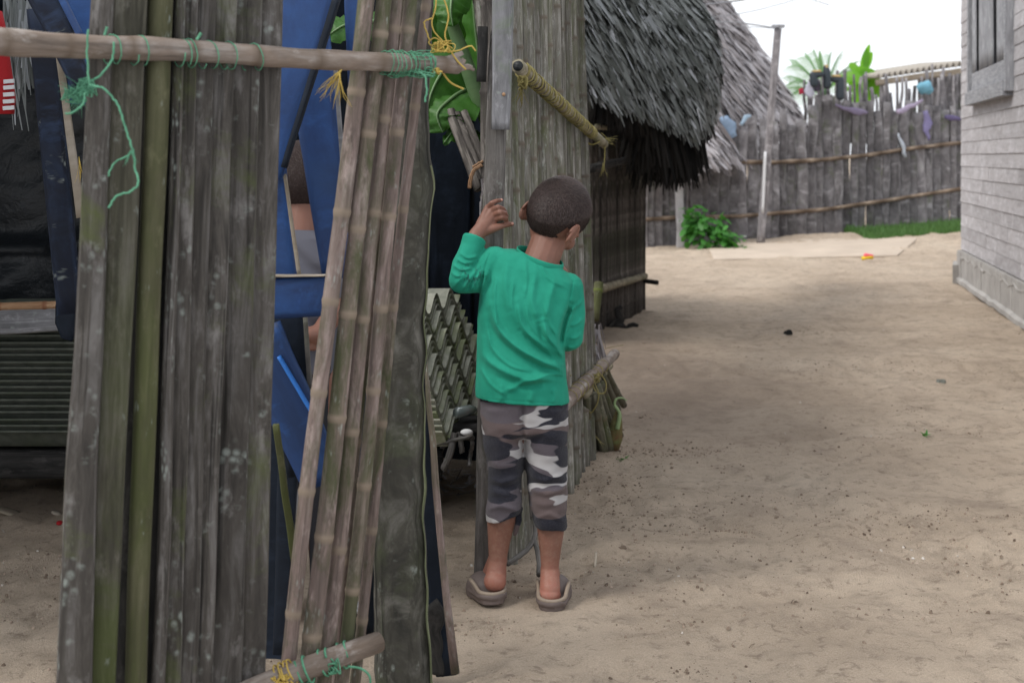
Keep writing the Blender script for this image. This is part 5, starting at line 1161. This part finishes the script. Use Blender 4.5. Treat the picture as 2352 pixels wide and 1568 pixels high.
# --- shirt
T = MB()
loft(T, [(1206, 588, 1268, 612, 3.752, .040), (1180, 572, 1286, 609, 3.752, .046), (1140, 570, 1316, 634, 3.75, .058), (1118, 590, 1332, 655, 3.745, .072), (1108, 628, 1334, 690, 3.74, .084), (1101, 680, 1322, 730, 3.735, .092), (1097, 735, 1307, 765, 3.73, .094),
         (1095, 785, 1297, 800, 3.725, .093), (1094, 835, 1299, 842, 3.722, .095), (1093, 876, 1304, 886, 3.72, .098), (1092, 909, 1308, 923, 3.72, .101), (1097, 909, 1303, 922, 3.72, .095), (1104, 880, 1296, 890, 3.72, .088)], 44)
sh_ = P(1136, 606, 3.742)
T.chain((sh_, .047), (P(1098, 640, 3.715), .038), (P(1062, 645, 3.702), .0345)); T.chain((P(1060, 644, 3.702), .0345), (P(1064, 612, 3.715), .0315), (P(1086, 562, 3.742), .0300))
cuff = (lw - le).normalized(); ca = P(1081, 574, 3.737); cb = P(1090, 549, 3.747)
T.sweep([ca, ca.lerp(cb, .5), cb, cb + cuff * .0035, cb + cuff * .001, ca.lerp(cb, .4)], [.0295, .0315, .0325, .0300, .0255, .0235], n=28)
T.chain((P(1302, 664, 3.745), .045), (P(1315, 715, 3.735), .0345), (P(1311, 776, 3.722), .0325), (P(1300, 785, 3.84), .027))
folds = [([(1128, 700), (1136, 730), (1152, 762), (1191, 798), (1246, 828), (1290, 846), (1307, 878)], .0085, 9), ([(1186, 690), (1203, 752), (1246, 790), (1293, 813)], .0060, 8), ([(1248, 735), (1259, 772), (1283, 801), (1295, 826)], .0075, 7),
         ([(1106, 778), (1113, 817), (1153, 848), (1215, 871), (1246, 864), (1303, 850)], .0060, 10), ([(1160, 897), (1190, 884), (1223, 869), (1281, 873)], .0045, 8), ([(1231, 625), (1222, 688), (1236, 735)], .0040, 9),
         ([(1165, 600), (1160, 660), (1172, 720)], .0035, 11), ([(1122, 620), (1108, 650), (1103, 690)], .0060, 7), ([(1275, 640), (1262, 690), (1256, 730)], .0035, 9), ([(1150, 925), (1152, 900), (1150, 880)], .003, 9), ([(1216, 925), (1222, 905), (1216, 890)], .003, 9), ([(1270, 930), (1275, 905), (1268, 890)], .003, 9),
         ([(1060, 560), (1048, 600), (1034, 625)], .002, 5), ([(1047, 592), (1068, 604), (1092, 600)], .0035, 4.5), ([(1040, 606), (1062, 620), (1088, 612)], .0035, 4.5), ([(1033, 622), (1052, 634), (1076, 626)], .0035, 4.5), ([(1054, 578), (1075, 592), (1100, 588)], .003, 4.5),
         ([(1062, 668), (1080, 640), (1100, 610)], .0030, 5), ([(1080, 672), (1094, 645), (1108, 620)], .0030, 5), ([(1044, 655), (1060, 640), (1080, 632)], .0028, 5), ([(1338, 690), (1322, 705), (1310, 715)], .0035, 5), ([(1338, 730), (1325, 742), (1308, 748)], .003, 5), ([(1336, 765), (1322, 775), (1306, 775)], .003, 5), ([(1330, 790), (1318, 798), (1300, 796)], .003, 5)]
folds += [([(1140, 640), (1136, 690), (1142, 740)], .0022, 4), ([(1180, 640), (1176, 700), (1190, 752)], .0022, 4), ([(1208, 700), (1222, 752), (1262, 792)], .0026, 4), ([(1118, 750), (1132, 800), (1170, 838), (1216, 852)], .0028, 4.5), ([(1250, 700), (1262, 742), (1280, 772)], .0026, 4), ([(1228, 868), (1262, 858), (1300, 862)], .0028, 4), ([(1102, 840), (1125, 880), (1160, 905)], .0026, 5), ([(1262, 812), (1280, 832), (1300, 838)], .0030, 4), ([(1240, 604), (1262, 640), (1300, 660)], .0022, 5), ([(1205, 596), (1210, 640), (1205, 680)], .0022, 5)]
valleys = [([(1130, 572), (1116, 606), (1108, 646), (1103, 680)], .0022, 2.2), ([(1318, 640), (1310, 680), (1303, 720)], .0022, 2.2), ([(1313, 700), (1298, 735), (1290, 770), (1287, 800)], .013, 7), ([(1112, 628), (1104, 655), (1100, 678)], .009, 5), ([(1120, 716), (1134, 765), (1180, 812), (1240, 845), (1285, 862)], .0045, 9), ([(1196, 760), (1240, 806), (1282, 826)], .004, 7), ([(1237, 745), (1248, 785), (1275, 808)], .004, 6), ([(1130, 860), (1200, 888), (1250, 882)], .003, 8), ([(1072, 668), (1085, 640)], .003, 4)]
def segd(px, py, pts):
    best = np.full(px.shape, 1e9); along = np.zeros(px.shape)
    tot = len(pts) - 1
    for i in range(tot):
        ax, ay = pts[i]; bx, by = pts[i + 1]; dx, dy = bx - ax, by - ay
        tt = np.clip(((px - ax) * dx + (py - ay) * dy) / (dx * dx + dy * dy), 0, 1)
        dd = np.hypot(px - ax - tt * dx, py - ay - tt * dy); m = dd < best; best = np.where(m, dd, best); along = np.where(m, (i + tt) / tot, along)
    return best, along
def shirtfold(co, nn):
    px = CX + co[:, 0] / co[:, 1] * F; py = HY + (CH - co[:, 2]) / co[:, 1] * F; D = np.zeros(len(co)); back = np.clip(-nn[:, 1] * 1.6, 0, 1)
    def smooth(pts):
        q = [V((a, b, 0)) for a, b in pts]; return [tuple(polyat(q, k / 16))[:2] for k in range(17)] if len(q) > 2 else pts
    for (lst, sg) in ((folds, 1), (valleys, -1)):
        for pts, h, w in lst:
            d_, al = segd(px, py, smooth(pts)); D += 1.95 * sg * h * np.exp(-(d_ / (w * .82)) ** 2) * np.clip(np.sin(np.pi * np.clip(al, .06, .94)) * 1.6, 0, 1)
    wr = np.array([noise.noise(V((p[0] * 26 + p[2] * 9, p[1] * 14, p[2] * 20))) * .0016 + noise.noise(V((p[0] * 60, p[1] * 40, p[2] * 44))) * .0007 for p in co])
    hem = np.interp(px, [1091, 1309], [924, 938]) - 9
    D -= .0016 * np.exp(-((py - hem) / 1.3) ** 2) * (px > 1085)
    co[:, 1] -= D * back; co += nn * wr[:, None]
    return co
shirt = remesh(T, 'shirt', M['shirt'], boy, .0030, 4, None, shirtfold)
mb = MB(); q0 = P(1240, 587, 3.752); pts = []; A_, B__ = P(1188, 571, 3.752), P(1293, 608, 3.752)
for k in range(41): a = 2 * math.pi * k / 40; pts.append((A_ + B__) / 2 + (B__ - A_) / 2 * math.cos(a) + V((0, .058 * math.sin(a), -.010 * math.sin(a) * -1 - .004)))
mb.sweep(pts, .0022, .0085, (0, 0, 1), 10); mb.build('collar', M['shirt'], shirt)
# --- trousers
T = MB()
def ring(l, r, y, d, b, sl=0): return (l, y - sl, r, y + sl, d, b)
loft(T, [ring(1104, 1304, 890, 3.718, .088), ring(1103, 1306, 940, 3.718, .092), ring(1108, 1305, 985, 3.715, .086), ring(1140, 1280, 1000, 3.715, .06)], 44)
loft(T, [ring(1104, 1208, 930, 3.718, .080), ring(1107, 1206, 985, 3.716, .078), ring(1113, 1204, 1035, 3.71, .070), ring(1121, 1202, 1080, 3.705, .062), ring(1122, 1197, 1115, 3.70, .058), ring(1117, 1199, 1145, 3.695, .060), ring(1114, 1198, 1170, 3.693, .058), ring(1114, 1197, 1185, 3.693, .058, -10), ring(1119, 1192, 1186, 3.693, .051, -10), ring(1124, 1187, 1165, 3.693, .045)], 36)
loft(T, [ring(1200, 1304, 930, 3.716, .080), ring(1200, 1304, 985, 3.714, .078), ring(1202, 1304, 1035, 3.708, .070), ring(1208, 1302, 1080, 3.70, .062), ring(1212, 1304, 1115, 3.695, .058), ring(1217, 1301, 1155, 3.690, .058), ring(1222, 1302, 1185, 3.687, .057), ring(1227, 1303, 1208, 3.686, .056, 4), ring(1232, 1298, 1209, 3.686, .049, 4), ring(1237, 1292, 1185, 3.686, .044)], 36)
T.sweep([P(1192, 1165, 3.69), P(1190, 1200, 3.685), P(1182, 1230, 3.683)], [.012, .010, .004], .006, (0, -1, 0), 12)
tf = [([(1200, 935), (1202, 980), (1204, 1040)], -.010, 6), ([(1118, 1168), (1150, 1160), (1194, 1172)], .006, 6), ([(1225, 1190), (1260, 1180), (1298, 1194)], .006, 6), ([(1122, 1098), (1150, 1108), (1196, 1094)], .0065, 6), ([(1126, 1128), (1160, 1134), (1196, 1122)], .005, 7), ([(1124, 1060), (1150, 1072), (1190, 1060)], .003, 8), ([(1212, 1092), (1250, 1103), (1300, 1090)], .0055, 7), ([(1216, 1124), (1255, 1134), (1300, 1120)], .005, 7), ([(1124, 1113), (1160, 1121), (1198, 1108)], -.004, 6), ([(1214, 1108), (1255, 1118), (1300, 1106)], -.004, 6),
      ([(1206, 1000), (1240, 990), (1290, 1010)], .004, 11), ([(1112, 1000), (1150, 985), (1190, 1000)], .004, 11), ([(1215, 1150), (1250, 1160), (1290, 1150)], .003, 8), ([(1150, 950), (1155, 1000), (1150, 1050)], .004, 22), ([(1255, 950), (1255, 1000), (1256, 1050)], .004, 22)]
def trfold(co, nn):
    px = CX + co[:, 0] / co[:, 1] * F; py = HY + (CH - co[:, 2]) / co[:, 1] * F; D = np.zeros(len(co))
    for pts, h, w in tf: d_, al = segd(px, py, pts); D += h * np.exp(-(d_ / w) ** 2)
    co[:, 1] -= D * np.clip(-nn[:, 1] * 1.5, 0, 1)
    wr = np.array([noise.noise(V((p[0] * 22, p[1] * 22, p[2] * 42))) * .0042 for p in co]); return co + nn * wr[:, None]
remesh(T, 'trousers', M['camo'], boy, .0032, 4, None, trfold)
# --- clogs
def clog(heel, yaw, pitch, s=1., flap=False):
    Mc = Matrix.Rotation(math.radians(-yaw), 3, 'Z') @ Matrix.Rotation(math.radians(-pitch), 3, 'X'); L = lambda x, y, z: heel + Mc @ (V((x, y, z)) * s)
    C = MB(); outl = [(0, .004, .0), (.0, .004, .0)]
    wf = lambda y: float(np.interp(y, [0, .01, .03, .07, .12, .15, .172, .178], [.012, .026, .033, .036, .044, .040, .022, .006]))
    rows = []
    for (z, k) in ((0, .93), (.004, 1.0), (.018, 1.04), (.022, 1.0)):
        row = []; yy = [0, .003, .01, .02, .03, .05, .07, .09, .12, .14, .155, .167, .174, .178]
        for y in yy: row.append(C.add(L(wf(y) * k, y + (-.002 * (k - .93) * 10 if y < .01 else 0), z)))
        for y in reversed(yy): row.append(C.add(L(-wf(y) * k, y, z)))
        rows.append(row)
    n = len(rows[0])
    for j in range(3):
        for i in range(n): C.face((rows[j][i], rows[j][(i + 1) % n], rows[j + 1][(i + 1) % n], rows[j + 1][i]))
    C.face(list(reversed(rows[0]))); C.face(rows[-1])
    pa_ = [(wf(y), y) for y in (.095, .080, .065, .050, .040)] + [(.0335 * math.cos(a * math.pi / 12), .034 - .034 * math.sin(a * math.pi / 12)) for a in range(13)] + [(-wf(y), y) for y in (.040, .050, .065, .080, .095)]
    def zt(y): return float(np.interp(y, [0, .03, .095], [.027, .031, .048]))
    wall = [L(x, y, (zt(y) + .012) / 2) for x, y in pa_]
    C.sweep(wall, [zt(y) / 2 - .004 for x, y in pa_], .0042, L(0, .05, .02) - wall[0], 10, .4)
    for i in range(len(pa_) - 1):
        (x, y), (x2, y2) = pa_[i], pa_[i + 1]
        C.cap(L(x, y, .020), .0066 * s, L(x2, y2, .020), .0066 * s, 10); C.cap(L(x, y, zt(y) - .010), .0060 * s, L(x2, y2, zt(y2) - .010), .0060 * s, 10)
    C.ell(L(0, .118, .020), .045 * s, .060 * s, .040 * s, Mc, 28, 16)
    o = remesh(C, 'clog', M['clog'], boy, .0022, 3)
    rm = MB(); rm.sweep([L(x, y, zt(y)) for x, y in pa_], .0050 * s, .0050 * s, None, 10); rm.build('rim', M['clog_rim'], o)
    return o
clog(G(1266, 1408) + V((.0, -.002, .002)), 5, 0, 1.04); clog(P(1136, 1390, 3.625), -14, 5, 1.04)
# --- second child, half hidden behind the painted boards
h2c = P(703, 402, 3.66); M2 = mrot(35, 12, 4)
B = MB(); head(B, h2c, M2, .96); B.chain((P(692, 545, 3.63), .046), (P(696, 480, 3.65), .044))
B.chain((P(705, 850, 3.62), .075), (P(700, 700, 3.62), .07), (P(697, 600, 3.62), .068)); B.chain((P(697, 572, 3.62), .05), (P(630, 588, 3.60), .038)); B.chain((P(697, 572, 3.62), .05), (P(772, 588, 3.62), .038))
B.chain((P(630, 588, 3.60), .034), (P(625, 700, 3.58), .027), (P(665, 775, 3.52), .021), (P(690, 782, 3.50), .019)); B.chain((P(772, 588, 3.62), .034), (P(782, 700, 3.58), .028), (P(735, 765, 3.50), .024), (P(708, 770, 3.48), .02))
for sx, sg in ((690, 1), (706, -1)):
    for q in range(4): a = P(sx + sg * 6, 768 + q * 10, 3.49); B.chain((a, .0085), (a + V((sg * .018, -.01, 0)), .0075), (a + V((sg * .028, .004, -.003)), .0065))
    B.chain((P(sx, 762, 3.49), .010), (P(sx + sg * 10, 752, 3.48), .0075))
for x in (670, 738):
    g_ = G(x, 1402); B.chain((P(x, 870, 3.62), .07), (P(x, 1110, 3.60), .045), (P(x, 1340, 3.63), .026), (V((g_.x, 3.63, .03)), .027)); B.chain((V((g_.x, 3.64, .028)), .026), (V((g_.x, 3.56, .024)), .022), (V((g_.x, 3.52, .02)), .016))
kid = remesh(B, 'person', M['skin'], None, .004, 5, V((h2c.x, 3.62, 0))); tag(kid, 'dark-haired child in a grey shirt half hidden behind the blue trestle boards', 'person'); eyes(h2c, M2, kid, .96)
hairobj(h2c, M2, kid, 5000, (-.05, -.6, .8), .98, 2)
T = MB(); loft(T, [(668, 525, 730, 528, 3.63, .052), (640, 545, 762, 547, 3.62, .062), (618, 600, 784, 600, 3.62, .08), (628, 680, 776, 680, 3.62, .088), (628, 780, 776, 780, 3.62, .088), (622, 850, 782, 850, 3.62, .092), (628, 850, 776, 850, 3.62, .085), (640, 820, 765, 820, 3.62, .07)], 32)
T.chain((P(640, 588, 3.61), .045), (P(624, 665, 3.59), .038)); T.chain((P(764, 588, 3.62), .045), (P(782, 668, 3.59), .038))
def f2(co, nn):
    co[:, 1] -= .005 * np.sin((co[:, 0] * .8 + co[:, 2]) * 90) * np.clip(-nn[:, 1], 0, 1); return co
remesh(T, 'shirt', simple('grey_jersey', (.10, .10, .12), .9, .1), kid, .005, 3, None, f2)
T = MB()
for x0, x1 in ((635, 702), (704, 770)): loft(T, [(x0 - 4, 830, x1 + 4, 830, 3.62, .085), (x0 + 2, 950, x1 - 2, 950, 3.61, .07), (x0 + 5, 1120, x1 - 4, 1120, 3.60, .06), (x0 + 9, 1335, x1 - 8, 1335, 3.62, .05), (x0 + 12, 1330, x1 - 12, 1330, 3.62, .045)], 28)
remesh(T, 'trousers', simple('dark_cotton', (.03, .03, .035), .9, .1), kid, .005, 3)
